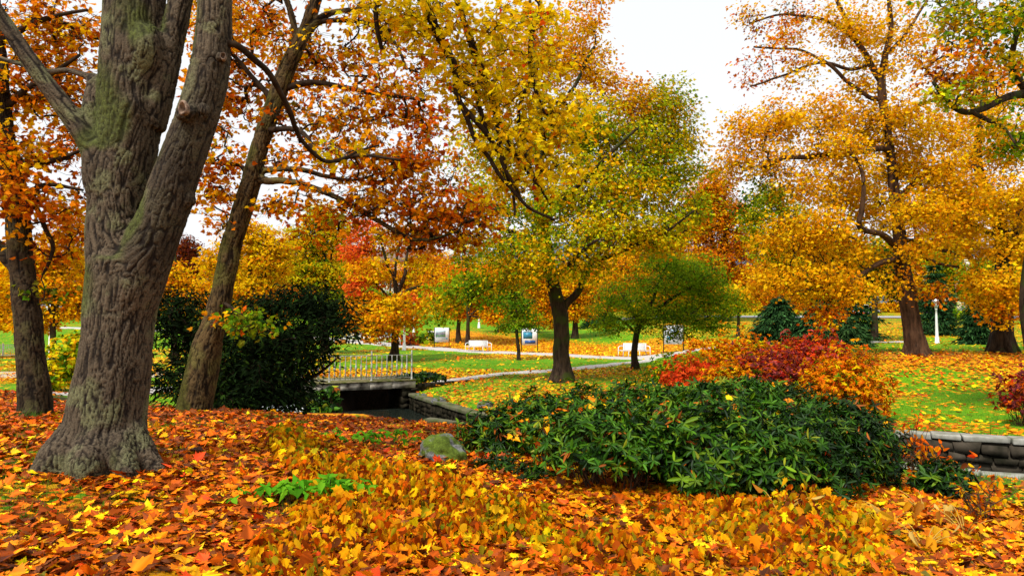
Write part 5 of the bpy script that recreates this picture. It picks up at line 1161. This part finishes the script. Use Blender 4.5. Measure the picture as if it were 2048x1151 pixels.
# ------------------------------------------------------------------ yellowing ground cover
gc_px = [(490, 1190), (505, 1110), (560, 1040), (640, 1000), (560, 950), (535, 900), (560, 862), (620, 858), (690, 905), (830, 962), (960, 985), (1090, 1008), (1190, 1045), (1310, 1015), (1650, 1030), (1760, 1070), (1800, 1190)]
gc = [tuple(G(*p)[:2]) for p in gc_px]
def gc_dens(x, y):
    n = fbm(np.stack([x * .9, y * .9, 0 * x + 77], -1), 3)
    return in_poly(x, y, gc) * np.clip(.8 + .9 * n, .12, 1)
PAL['cover'] = [((.70, .30, .004), 4), ((.62, .19, .003), 3.5), ((.75, .42, .006), 2), (DO, 2), ((.26, .20, .006), 2.4), ((.36, .30, .006), .9), (RU, 1.6), (BR, .8)]
def cover_leaves(n, tmpl, size, lift, pal, tilt):
    u = rng.uniform(0, 1, n); y = np.sqrt(3.4 ** 2 + u * (10 ** 2 - 3.4 ** 2)); x = rng.uniform(-1, 1, n) * (.8 * y + .5)
    k = rng.uniform(0, 1, n) < gc_dens(x, y); x, y = x[k], y[k]; n = len(x)
    mound = np.clip(.55 + .8 * fbm(np.stack([x * 1.5, y * 1.5, 0 * x + 9], -1), 2), .15, 1.2)
    z = height(x, y) + lift * mound * rng.uniform(.55, 1.1, n)
    a = rng.uniform(0, 6.283, n); tip = np.stack([np.cos(a), np.sin(a), -.75 - .5 * rng.uniform(0, 1, n)], -1); nrm = rand_dirs(n, 1.1, tilt); 
    big = fbm(np.stack([x * 1.2, y * 1.2, 0 * x + 30], -1), 2)[:, None]
    col = pick(pal, n); ol = pick('greengold', n); col = np.where((rng.uniform(0, 1, (n, 1)) < np.clip(big * 1.1 - .05, 0, .42)), ol * np.array([1.3, .8, 1]), col)
    return scatter(tmpl, np.stack([x, y, z], -1), tip, nrm, size * np.exp(rng.normal(size=n) * .25), np.clip(col * np.exp(rng.normal(size=(n, 1)) * .22), .003, .9))
parts = [cover_leaves(76000, OVATE, .058, .25, 'cover', .85), cover_leaves(26000, OVATE, .066, .12, 'rust', .6), cover_leaves(16000, MAPLE, .076, .28, 'floor_y', .55)]
tag(leaves_obj('ground_cover', parts, M['leaf']), kind='stuff')
# maple leaves caught on the shrubs
def caught(lobes, n):
    out = []
    for px, py, d, rx, ry, rz in lobes:
        c = P(px, py, d); r = np.array([rx * mpp(d), rz, ry * mpp(d)]) * 1.10; dr = rand_dirs(n, .35); dr[:, 1] -= .3; dr = unit(dr); dr = dr[(dr[:, 2] > -.1)]; p = c + dr * r; m = len(p)
        out.append(scatter(MAPLE, p, rand_dirs(m, -.3), unit(dr + rng.normal(size=(m, 3)) * .4 + np.array([0, 0, .5])), .085 * np.exp(rng.normal(size=m) * .25), pick('floor_y', m)))
    return out
lf = caught([(1000, 885, 9.2, 75, 62, .55), (1060, 850, 9.6, 75, 58, .6), (1185, 885, 7.9, 105, 75, .6), (1170, 830, 10, 100, 45, .7), (1290, 822, 10, 90, 50, .7), (1420, 900, 8.2, 125, 105, .8), (1490, 850, 9, 120, 80, .8), (1620, 890, 8.9, 90, 85, .7), (1690, 890, 9.2, 80, 75, .6), (1360, 850, 9.2, 90, 70, .7), (1560, 820, 9.6, 80, 50, .6)], 48)
tag(leaves_obj('caught_leaves', lf, M['litter']), kind='stuff')

# hostas gone yellow
PAL['hosta'] = [((.85, .48, .02), 4), ((.75, .34, .01), 3), ((.75, .55, .14), 1.2), ((.5, .2, .02), 2)]
def hosta(label, px, py, n=11, s=1.0):
    b = G(px, py); root = empty('hosta', b, label, 'plant', 'yellowed hostas at the edge of the litter'); Q, T, E = [], [], []
    for i in range(n):
        a = rng.uniform(0, 6.28); dr = np.array([math.cos(a), math.sin(a), 0]); ln = s * rng.uniform(.14, .30); t = np.linspace(0, 1, 7)[:, None]
        q = dr * ln * t * .8 + np.array([0, 0, 1.]) * ln * (1.25 * t - .55 * t * t); q[0, 2] -= .04; Q.append(q); E.append(q[-1]); T.append(unit(dr + np.array([0, 0, -.9 * rng.uniform(.4, 1.3)])))
    Q = np.stack(Q); V, L, nf = tubes_batch(Q, np.linspace(.0045, .003, 7)[None] * np.ones((n, 1)), 5)
    link('stalks', mesh_np('stalks', V, L, np.arange(nf) * 4, np.full(nf, 4), simple_mat('pale_stalk', (.5, .3, .05), .7, .2, noise=.3), smooth=True), root)
    W_ = (OVATE[0] * np.array([1.0, 1, 1.9]), OVATE[1])
    leaves_obj('foliage', [scatter(W_, np.array(E), np.array(T), rand_dirs(n, 1.2, .5), s * rng.uniform(.075, .12, n), pick('hosta', n))], M['leaf'], root)
for t_, px, py, n in [('yellowed hosta under the rhododendron with nodding leaves, left of the others', 1560, 1040, 9), ('large collapsed hosta with pale curled leaves in front of the bare stems', 1780, 1050, 10), ('yellow hosta with upright stalks beside the collapsed one', 1700, 1060, 11), ('pale yellow hosta at the foot of the tan twigs', 1850, 1035, 11), ('straw-coloured hosta nearest the bottom right', 1850, 1105, 12), ('small yellow hosta in front of the dark twiggy seedling', 1930, 1075, 8)]:
    hosta(t_, px, py, n)
PAL['sprout'] = [((.10, .36, .01), 3), ((.18, .45, .015), 2), ((.06, .22, .006), 1)]
def sprout(label, px, py, n, w):
    b = G(px, py); root = empty('green_seedling', b, label, 'plant', 'green seedlings in the litter')
    p = rng.normal(size=(n, 3)) * np.array([w, w * .5, .03]) + np.array([0, 0, .16]); a = rng.uniform(0, 6.28, n)
    st = p.copy(); st[:, 2] = -.03; st[:, :2] *= .7; t = np.linspace(0, 1, 4)[None, :, None]; V, L, nf = tubes_batch(st[:, None] * (1 - t) + p[:, None] * t, np.full((n, 4), .003), 4)
    link('stalks', mesh_np('stalks', V, L, np.arange(nf) * 4, np.full(nf, 4), M['stem'], smooth=True), root)
    p3 = np.repeat(p, 3, 0); aa = np.repeat(a, 3) + np.tile(np.arange(3) * 2.09, n)
    leaves_obj('foliage', [scatter(OVATE, p3, np.stack([np.cos(aa), np.sin(aa), -.25 + 0 * aa], -1), rand_dirs(3 * n, 2, .5), .085 * np.exp(rng.normal(size=3 * n) * .2), pick('sprout', 3 * n))], M['leaf'], root)
sprout('bright green seedlings at the left margin of the yellow ground cover', 590, 1010, 40, .18); sprout('fresh green seedlings to the right of the larger green patch', 680, 1000, 26, .13); sprout('light green seedlings far back near the boulder', 745, 890, 40, .35)

# ------------------------------------------------------------------ boulders
def boulder(label, px, py, r, squash=.72, moss=.3, name='boulder', group=None):
    b = G(px, py); bm = bmesh.new(); bmesh.ops.create_icosphere(bm, subdivisions=5, radius=1.0)
    V = np.array([v.co for v in bm.verts]); Fs = [[v.index for v in f.verts] for f in bm.faces]; bm.free()
    dv = unit(V); V = V * (1 + .22 * vnoise(dv * 1.5 + px) + .09 * vnoise(dv * 4 + px) + .03 * vnoise(dv * 11))[:, None] * np.array([1, .85, squash]) * r
    mk = sm(fbm(dv * 2.2 + px, 3) + .3 * dv[:, 2], .2 - moss, .5 - moss)[:, None]; g_ = fbm(dv * 7 + 3, 3)[:, None]
    col = np.array([.13, .13, .125]) * (1 + .8 * g_) * (1 - mk) + np.array([.075, .11, .012]) * (1 + .6 * g_) * mk
    lo = [i for f in Fs for i in f]; n = len(Fs)
    o = link(name, mesh_np(name, V, lo, np.arange(n) * 3, np.full(n, 3), M['bark_near'], col=np.clip(col, .004, .8), smooth=True), None, b + np.array([0, 0, r * squash * .45]))
    return tag(o, label, 'boulder', group)
boulder('mossy grey boulder in the litter beside the rhododendrons', 888, 925, .27, .8, .42)
GS = 'small stones on the bank wall'
for lb_, px, py, r in [('rounded grey stone on the wall top nearest the bridge', 842, 812, .22), ('mossy stone on the wall top, second from the bridge', 878, 814, .26), ('black stone at the end of the mossy wall by the rhododendrons', 968, 818, .24)]:
    x, y = (px - 1024) / F * 22, 22.3; boulder(lb_, px, py - 4, r, .6, .1, 'stone', GS)

# ------------------------------------------------------------------ stream walls: coursed rubble with coping stones
def rubble_wall(name, label, xa, xb, top_fn, bot, mat_c, cop_w=.5, off=0.0, mst='stone', big=1.0):
    mid = (xa + xb) / 2; org = np.array([mid, float(Wy(mid)), bot]); root = empty(name, org, label, 'wall')
    lx = np.arange(xa, xb + .01, .05); ly = Wy(lx) + off; s = np.concatenate([[0], np.cumsum(np.hypot(np.diff(lx), np.diff(ly)))]); Lt = s[-1]
    at = lambda u: (float(np.interp(u, s, lx)), float(np.interp(u, s, ly)))
    mb = MB(); z = bot
    u = 0
    while u < Lt:                                            # mortar core
        w = min(.6, Lt - u); x0, y0 = at(u); x1, y1 = at(u + w); t_ = top_fn((x0 + x1) / 2); a = math.atan2(y1 - y0, x1 - x0)
        mb.box((( x0 + x1) / 2, (y0 + y1) / 2 + .14, (t_ + bot) / 2 - .03), (math.hypot(x1 - x0, y1 - y0) + .03, .30, t_ - bot - .06), a); u += w
    while z < max(top_fn(xa), top_fn(xb)) - .08:
        hh = big * rng.uniform(.13, .22); u = -rng.uniform(0, .3)
        while u < Lt:
            w = big * rng.uniform(.15, .48); x0, y0 = at(max(u, 0)); x1, y1 = at(min(u + w, Lt)); a = math.atan2(y1 - y0, x1 - x0); t_ = top_fn((x0 + x1) / 2)
            hz = min(hh, t_ - .05 - z) * rng.uniform(.86, 1)
            if hz > .06 and math.hypot(x1 - x0, y1 - y0) > .08:
                mb.box(((x0 + x1) / 2, (y0 + y1) / 2 + rng.uniform(-.045, .045), z + hz / 2 + rng.uniform(-.015, .015)), (math.hypot(x1 - x0, y1 - y0) - .02, .2, hz - .018), a + rng.uniform(-.06, .06), .036, tilt=(0, rng.uniform(-.07, .07)))
            u += w
        z += hh
    mb.V = [v - org for v in mb.V]; mb.build('masonry', M[mst], root)
    mb = MB(); u = 0
    while u < Lt:
        w = min(rng.uniform(.5, 1.0), Lt - u); x0, y0 = at(u); x1, y1 = at(u + w); a = math.atan2(y1 - y0, x1 - x0); t_ = top_fn((x0 + x1) / 2)
        if w > .1: mb.box(((x0 + x1) / 2 - org[0], (y0 + y1) / 2 + .1 - org[1], t_ + .01 + rng.uniform(-.012, .012) - org[2]), (math.hypot(x1 - x0, y1 - y0) - .015, cop_w, .11), a, .014)
        u += w
    o = mb.build('coping', mat_c, root)
    bv = o.modifiers.new('b', 'BEVEL'); bv.width = .02; bv.segments = 2
    return root
rubble_wall('retaining_wall', 'dark mossy rubble wall curving from the bridge along the stream', -3.85, 4.2, lambda x: float(zw(x)) + .03, -1.8, M['coping_moss'], .4, mst='stone_shaded')
rubble_wall('retaining_wall', 'rubble wall with a pale coping below the right-hand lawn', 4.24, 20, lambda x: float(zw(x)) + .06, -1.8, M['coping'], .42, big=1.2)
def ledge(label, xa, xb, mat, w=.34):
    mid = (xa + xb) / 2; org = np.array([mid, float(Ny(mid)), float(ze(mid))]); root = empty('stone_ledge', org, label, 'kerb'); mb = MB(); x = xa; mb2 = MB()
    while x < xb:
        dx = rng.uniform(.4, .9); x1 = min(x + dx, xb); y0, y1 = float(Ny(x)), float(Ny(x1)); a = math.atan2(y1 - y0, x1 - x); t_ = float(ze((x + x1) / 2))
        ln = math.hypot(x1 - x, y1 - y0)
        mb.box(((x + x1) / 2 - org[0], (y0 + y1) / 2 + .02 - org[1], t_ + .05 - org[2]), (ln - .02, w, .1), a, .02)
        mb2.box(((x + x1) / 2 - org[0], (y0 + y1) / 2 + .02 - org[1], t_ - .42 - org[2]), (ln - .01, w * .8, .8), a, .02); x = x1
    o = mb.build('coping', mat, root); bv = o.modifiers.new('b', 'BEVEL'); bv.width = .02; bv.segments = 2
    mb2.build('masonry', M['stone'], root)
ledge('pale stone ledge along the near edge of the stream on the right', 6.2, 16, M['coping'])
ledge('mossy stone ledge along the near edge of the stream behind the boulder', -2.4, 1.5, M['coping_moss'])

# ------------------------------------------------------------------ bridge
A_, B_ = np.array([-9.6, 23.45]), np.array([-3.7, 26.35]); dv = unit(B_ - A_); nv_ = np.array([-dv[1], dv[0]]); ang = math.atan2(dv[1], dv[0]); LB = float(np.linalg.norm(B_ - A_)); ZD = -.54
bo_ = np.array([*(A_ + B_) / 2, -1.8]); br = empty('footbridge', bo_, 'low concrete footbridge with a pale iron railing over the stream', 'bridge')
def bp_(u, w, z): return (A_[0] + dv[0] * u + nv_[0] * w - bo_[0], A_[1] + dv[1] * u + nv_[1] * w - bo_[1], z - bo_[2])
mb = MB(); u = 0
for w in (1.5, 1.25, .95, 1.1, .85, LB - 5.65):
    mb.box(bp_(u + w / 2, 1.05 + rng.uniform(-.012, .012), ZD - .16), (w - .012, 2.1, .26), ang, .008); u += w
o = mb.build('deck', M['concrete'], br)
mb = MB().box(bp_(LB / 2, 1.05, ZD + .0), (LB + .1, 2.2, .05), ang); mb.build('deck_surface', simple_mat('mossy_deck', (.26, .21, .12), .9, .1, second=(.09, .11, .015), nscale=6, bump=.4), br)
for u0, w0 in ((-.1, .7), (2.35, 1.0), (6.05, .6)):
    mb = MB(); z = -1.85
    while z < ZD - .31:
        hh = min(rng.uniform(.18, .28), ZD - .295 - z); x = 0
        while x < w0:
            w = rng.uniform(.25, .5); w = min(w, w0 - x); mb.box(bp_(u0 + x + w / 2, .95 + rng.uniform(-.03, .03), z + hh / 2), (w - .015, 1.9, hh - .012), ang, .02); x += w
        z += hh
    mb.build('abutment', M['stone_shaded'], br)
rail = MB(); 
for z in (.96, .10): rail.tube([bp_(.2, .12, ZD + z), bp_(LB - .12, .12, ZD + z)], [.016, .016], 8)
rl = rail.build('railing', M['iron'], br, smooth=True)
npost = 5
for k in range(npost):
    u = .2 + (LB - .32) * k / (npost - 1); c = bp_(u, .12, ZD)
    MB().lathe(c, [(.05, 0), (.05, .04), (.034, .07), (.03, .5), (.042, .53), (.03, .56), (.03, .98), (.045, 1.0), (.022, 1.03), (.034, 1.07), (.022, 1.11), (.004, 1.15)], 10).build('post', M['iron'], rl, smooth=True)
    if k < npost - 1:
        nb = 8
        for j in range(1, nb):
            uu = u + (LB - .32) / (npost - 1) * j / nb; c2 = bp_(uu, .12, ZD)
            mbb = MB().lathe(c2, [(.015, .1), (.015, .40), (.036, .46), (.044, .52), (.034, .59), (.015, .66), (.015, .86), (.022, .9), (.022, .96)], 7)
            a0 = np.array(c2) + np.array([0, 0, .12])
            for sg in (-1, 1):
                q = [a0 + np.array([dv[0] * s_ * sg, dv[1] * s_ * sg, z_]) for s_, z_ in ((0, .22), (.03, .12), (.065, .06), (.075, .0))]; mbb.tube(q, [.008] * 4, 5)
            mbb.build('baluster', M['iron'], rl, smooth=True)
wing = MB(); 
for k in range(14):
    t = k / 13; x = B_[0] + .1 + 1.7 * t; y = B_[1] + .35 + 1.5 * t; zt = -.62
    for zz in np.arange(-1.3, zt - .1, .2): wing.box((x + rng.uniform(-.02, .02), y, zz + .1), (.36, .22, .185), .72, .02)
org = np.array([B_[0] + .9, B_[1] + 1.1, -1.3]); wing.V = [v - org for v in wing.V]
tag(wing.build('wing_wall', M['stone_shaded'], None, loc=org), 'dark stone wing wall stepping from the bridge into the grassy bank', 'wall')

# ------------------------------------------------------------------ benches, boards, lamps, fence
def copy_thing(root, loc, rz, label):
    r = root.copy(); C.objects.link(r); r.location = [float(q) for q in loc]; r.rotation_euler = (0, 0, rz); r['label'] = label
    for ch in list(root.children):
        c = ch.copy(); C.objects.link(c); c.parent = r
        for g_ in ch.children:
            e = g_.copy(); C.objects.link(e); e.parent = c
    return r
def spot(px, d): x = (px - 1024) / F * d; return np.array([x, d, h1(x, d)])
GB = 'white park benches'
bench = empty('park_bench', spot(957, 55.5), 'white slatted bench with curved arms on the leaf-strewn path edge under the orange maples', 'bench', GB, math.radians(4))
mb = MB()
for k in range(5): mb.box((0, -.19 + k * .095, .44), (1.55, .085, .03))
mb.build('seat', M['white'], bench)
mb = MB()
for k in range(5): mb.box((0, .26 + .05 * k / 4, .52 + k * .088), (1.55, .028, .083), tilt=(-.15, 0))
mb.build('backrest', M['white'], bench)
for sx in (-1, 1):
    MB().tube([(sx * .72, .30, .70), (sx * .86, .2, .74), (sx * .98, -.02, .72), (sx * 1.04, -.2, .66), (sx * 1.05, -.26, .5), (sx * 1.05, -.26, 0)], [.026] * 6, 8).build('armrest', M['white'], bench, smooth=True)
    MB().tube([(sx * .74, .24, .86), (sx * .74, .22, .45), (sx * .76, .3, .2), (sx * .78, .36, 0)], [.026] * 4, 8).build('leg', M['white'], bench, smooth=True)
    MB().tube([(sx * 1.05, -.2, .45), (sx * .7, -.2, .42), (sx * .45, -.2, .42)], [.022] * 3, 8).build('side_rail', M['white'], bench, smooth=True)
    MB().tube([(sx * .35, -.2, .43), (sx * .36, -.21, .2), (sx * .4, -.22, 0)], [.024] * 3, 8).build('leg', M['white'], bench, smooth=True)
copy_thing(bench, spot(1268, 46), math.radians(-14), 'white bench on the orange leaves behind the green spreading tree')
copy_thing(bench, spot(873, 68), math.radians(25), 'white bench beside the green tussock on the lamp slope')
copy_thing(bench, spot(795, 64), math.radians(100), 'white bench seen end-on right beside the tall lamp')
copy_thing(bench, spot(764, 63.5), math.radians(96), 'white bench seen end-on in front of the shaded information board')
copy_thing(bench, spot(712, 67), math.radians(20), 'white bench behind the orange boxes, left of the fiery maple')

GI = 'information boards beside the path'
board = empty('information_board', spot(1059, 54.5), 'white information board with teal pictures beside the sapling', 'sign', GI, math.radians(-4))
for sx in (-1, 1): MB().box((sx * .64, 0, .95), (.07, .07, 1.9)).build('post', M['black'], board)
MB().box((0, 0, .02), (1.6, .35, .04)).build('base_plate', M['black'], board)
pn = MB().box((0, -.02, 1.22), (1.18, .04, 1.32)).build('panel', M['white'], board)
MB().box((-.14, -.043, 1.32), (.74, .008, .52)).build('picture', M['blue'], pn)
MB().box((-.14, -.043, 1.64), (.74, .008, .1)).build('picture', M['photo_sky'], pn)
MB().box((.05, -.043, .80), (.85, .008, .24)).build('picture', simple_mat('navy_print', (.02, .1, .35), .4, .4, second=(.015, .03, .08), nscale=4), pn)
board2 = empty('information_board', spot(884, 61.5), 'white information board with a landscape photograph by the tussock', 'sign', GI, math.radians(3))
for sx in (-1, 1): MB().box((sx * .66, 0, .88), (.07, .07, 1.76)).build('post', M['black'], board2)
MB().box((0, 0, .02), (1.65, .35, .04)).build('base_plate', M['black'], board2)
pn = MB().box((0, -.02, 1.12), (1.24, .04, 1.28)).build('panel', M['white'], board2)
MB().box((-.12, -.043, 1.42), (.9, .008, .3)).build('picture', M['photo_sky'], pn)
MB().box((-.12, -.043, 1.19), (.9, .008, .16)).build('picture', M['photo_hill'], pn)
MB().box((-.12, -.043, 1.02), (.9, .008, .18)).build('picture', M['photo_green'], pn)
tx = MB()
for k in range(7): tx.box((-.5 + k * .13 + .02, -.043, .87), (.09, .008, .05))
for k in range(3): tx.box((.1 + k * .13, -.043, .76), (.1, .008, .045))
tx.box((.46, -.043, .80), (.1, .008, .14)); tx.build('caption', M['blue'], pn)
copy_thing(board2, spot(774, 66), math.radians(0), 'white information board half hidden by the fiery maple trunk')
board3 = empty('information_board', spot(1346, 44), 'mostly blank white information board behind the green spreading tree, next to the azaleas', 'sign', GI, math.radians(-8))
for sx in (-1, 1): MB().box((sx * .62, 0, .9), (.06, .07, 1.8)).build('post', M['black'], board3)
MB().box((0, 0, .02), (1.55, .35, .04)).build('base_plate', M['black'], board3)
pn = MB().box((0, -.02, 1.15), (1.16, .04, 1.2)).build('panel', M['white'], board3)
MB().box((-.28, -.043, .92), (.26, .008, .22)).build('picture', M['blue'], pn)
MB().box((.05, -.043, 1.35), (.5, .008, .3)).build('picture', M['photo_sky'], pn)

GL = 'white lamp posts'
lamp = empty('street_lamp', spot(1872, 53), 'white lamp post with a tapering lantern beside the reddish trunk', 'street lamp', GL)
MB().lathe((0, 0, 0), [(.17, -.1), (.17, .12), (.15, .14), (.14, .5), (.11, .55), (.10, 1.2), (.075, 2.2), (.06, 2.62), (.09, 2.64), (.09, 2.68), (.05, 2.7)], 14).build('post', M['white'], lamp, smooth=False)
lan = MB().lathe((0, 0, 0), [(.07, 2.7), (.235, 3.24), (.235, 3.27)], 6).build('lantern', M['glass'], lamp)
mb = MB()
for k in range(6):
    a = k * math.pi / 3; mb.tube([(.078 * math.cos(a), .078 * math.sin(a), 2.7), (.245 * math.cos(a), .245 * math.sin(a), 3.26)], [.014, .014], 5)
mb.build('lantern_frame', M['white'], lan)
MB().lathe((0, 0, 0), [(.27, 3.26), (.28, 3.29), (.2, 3.37), (.08, 3.43), (.03, 3.45), (.045, 3.48), (.01, 3.53)], 12).build('lamp_cap', M['white'], lan)
copy_thing(lamp, spot(809, 57.5), 0, 'tall white lamp post just right of the fiery maple trunk')
copy_thing(lamp, spot(828, 72), 0, 'white lamp post between the tall one and the landscape board')
copy_thing(lamp, spot(958, 84), 0, 'white lamp post on the bright lawn behind the armed bench')
copy_thing(lamp, spot(103, 42), 0, 'white lamp post far left between the dark stem and the big trunk')

fx = empty('iron_fence', spot(-20, 47), 'white iron fence at the far left behind the dark stem', 'fence')
MB().box((0, 0, .12), (6, .03, .04)).box((0, 0, .82), (6, .03, .04)).build('rail', M['white'], fx)
for k in range(4): MB().box((-3 + 2 * k, 0, .45), (.07, .07, .95)).build('post', M['white'], fx)
mb = MB()
for k in range(46): mb.box((-2.93 + k * .13, 0, .47), (.02, .02, .68))
mb.build('pickets', M['white'], fx)
GP = 'orange planter boxes'
pb = empty('planter_box', spot(682, 65), 'orange wooden box with a white top close to the yew', 'planter', GP)
MB().box((0, 0, .2), (.95, .5, .36)).build('box', M['orange_wood'], pb)
for k in range(2): MB().box((-.3 + .6 * k, -.262, .2), (.05, .02, .36)).build('batten', M['orange_wood'], pb)
MB().box((0, .1, .5), (1.0, .3, .22)).build('top', M['white'], pb)
copy_thing(pb, spot(738, 65.5), math.radians(4), 'orange wooden box with a white top nearer the fiery maple')

# ------------------------------------------------------------------ houses and parked cars beyond the bank
def house(label, px, d, w, dp, hgt, roof_h, floors, cols, wall, rz=0.0):
    b = spot(px, d); r = empty('house', b, label, 'house', None, rz)
    wl = MB().box((0, 0, hgt / 2 - .5), (w, dp, hgt + 1)).build('wall', wall, r)
    V = [(-w / 2 - .4, -dp / 2 - .4, hgt), (w / 2 + .4, -dp / 2 - .4, hgt), (w / 2 + .4, dp / 2 + .4, hgt), (-w / 2 - .4, dp / 2 + .4, hgt), (-w / 2 + roof_h * .6, 0, hgt + roof_h), (w / 2 - roof_h * .6, 0, hgt + roof_h)]
    rf = MB().add(V, [[0, 1, 5, 4], [1, 2, 5], [2, 3, 4, 5], [3, 0, 4], [3, 2, 1, 0]]).build('roof', M['roof'], r)
    MB().box((w * .2, 0, hgt + roof_h), (.7, .6, 1.4)).build('chimney', M['brick'], rf)
    for f in range(floors):
        for c in range(cols):
            x = (c + .5) / cols * w - w / 2; z = (f + .5) * hgt / floors + .1
            wn = MB().box((x, -dp / 2 - .03, z), (w / cols * .46, .1, hgt / floors * .58)).build('window', M['white'], r)
            MB().box((x, -dp / 2 - .07, z), (w / cols * .38, .08, hgt / floors * .5)).build('pane', M['window'], wn)
house('pale tall house glimpsed through leaves above the lamp', 1915, 128, 13, 10, 10, 3, 3, 6, M['plaster'], .1)
house('low cream building behind the parked cars on the right', 1925, 104, 9, 6, 3.2, 1.2, 1, 5, M['cream'], .06)
house('white house on the slope seen through the fiery maple', 800, 150, 16, 10, 9, 3, 3, 7, M['plaster'], -.1)
def make_car(loc, rz, label, paint):
    r = empty('parked_car', loc, label, 'car', 'cars parked along the road', rz)
    prof = [(-2.1, .35), (-2.12, .75), (-1.95, .88), (-1.5, .95), (-.95, 1.38), (.55, 1.42), (1.15, .98), (1.95, .85), (2.1, .6), (2.08, .35)]
    V = [(x, s * (.82 if z < 1 else .64), z) for s in (-1, 1) for x, z in prof]; n = len(prof)
    MB().add(V, [list(range(n))[::-1], list(range(n, 2 * n))] + [[i, (i + 1) % n, n + (i + 1) % n, n + i] for i in range(n)]).build('body', paint, r)
    for s in (-1, 1):
        MB().add([(x, s * y, z) for x, y, z in ((-1.3, .79, .99), (-.88, .69, 1.3), (.48, .69, 1.34), (.95, .79, 1.0))], [[0, 1, 2, 3]]).build('side_window', M['window'], r)
        for wx_ in (-1.3, 1.3):
            wv = MB().tube([(wx_, s * .66, .32), (wx_, s * .84, .32)], [.32, .32], 16).build('wheel', M['tyre'], r, smooth=False)
            MB().tube([(wx_, s * .84, .32), (wx_, s * .855, .32)], [.19, .17], 12).build('rim', M['iron'], wv)
        MB().box((2.07, s * .6, .66), (.08, .3, .13)).build('headlight', M['glass'], r)
    MB().add([(.62, -.6, 1.40), (.62, .6, 1.40), (1.13, .72, 1.01), (1.13, -.72, 1.01)], [[0, 1, 2, 3]]).build('windscreen', M['window'], r)
    return r
cw = simple_mat('white_car_paint', (.8, .8, .8), .25, .5); cd = simple_mat('dark_car_paint', (.03, .035, .05), .25, .5); cc_ = simple_mat('silver_car_paint', (.5, .52, .55), .3, .5, .3)
for px, d, rz, lb_, pt in [(1722, 92, .05, 'white car in the gap left of the shaded tree stem', cw), (1880, 89.5, .05, 'dark car behind the lamp post', cd), (1945, 88.5, .1, 'white car left of the thick right-hand trunk', cw)]:
    b = spot(px, d); b[2] += .12; make_car(b, rz, lb_, pt)
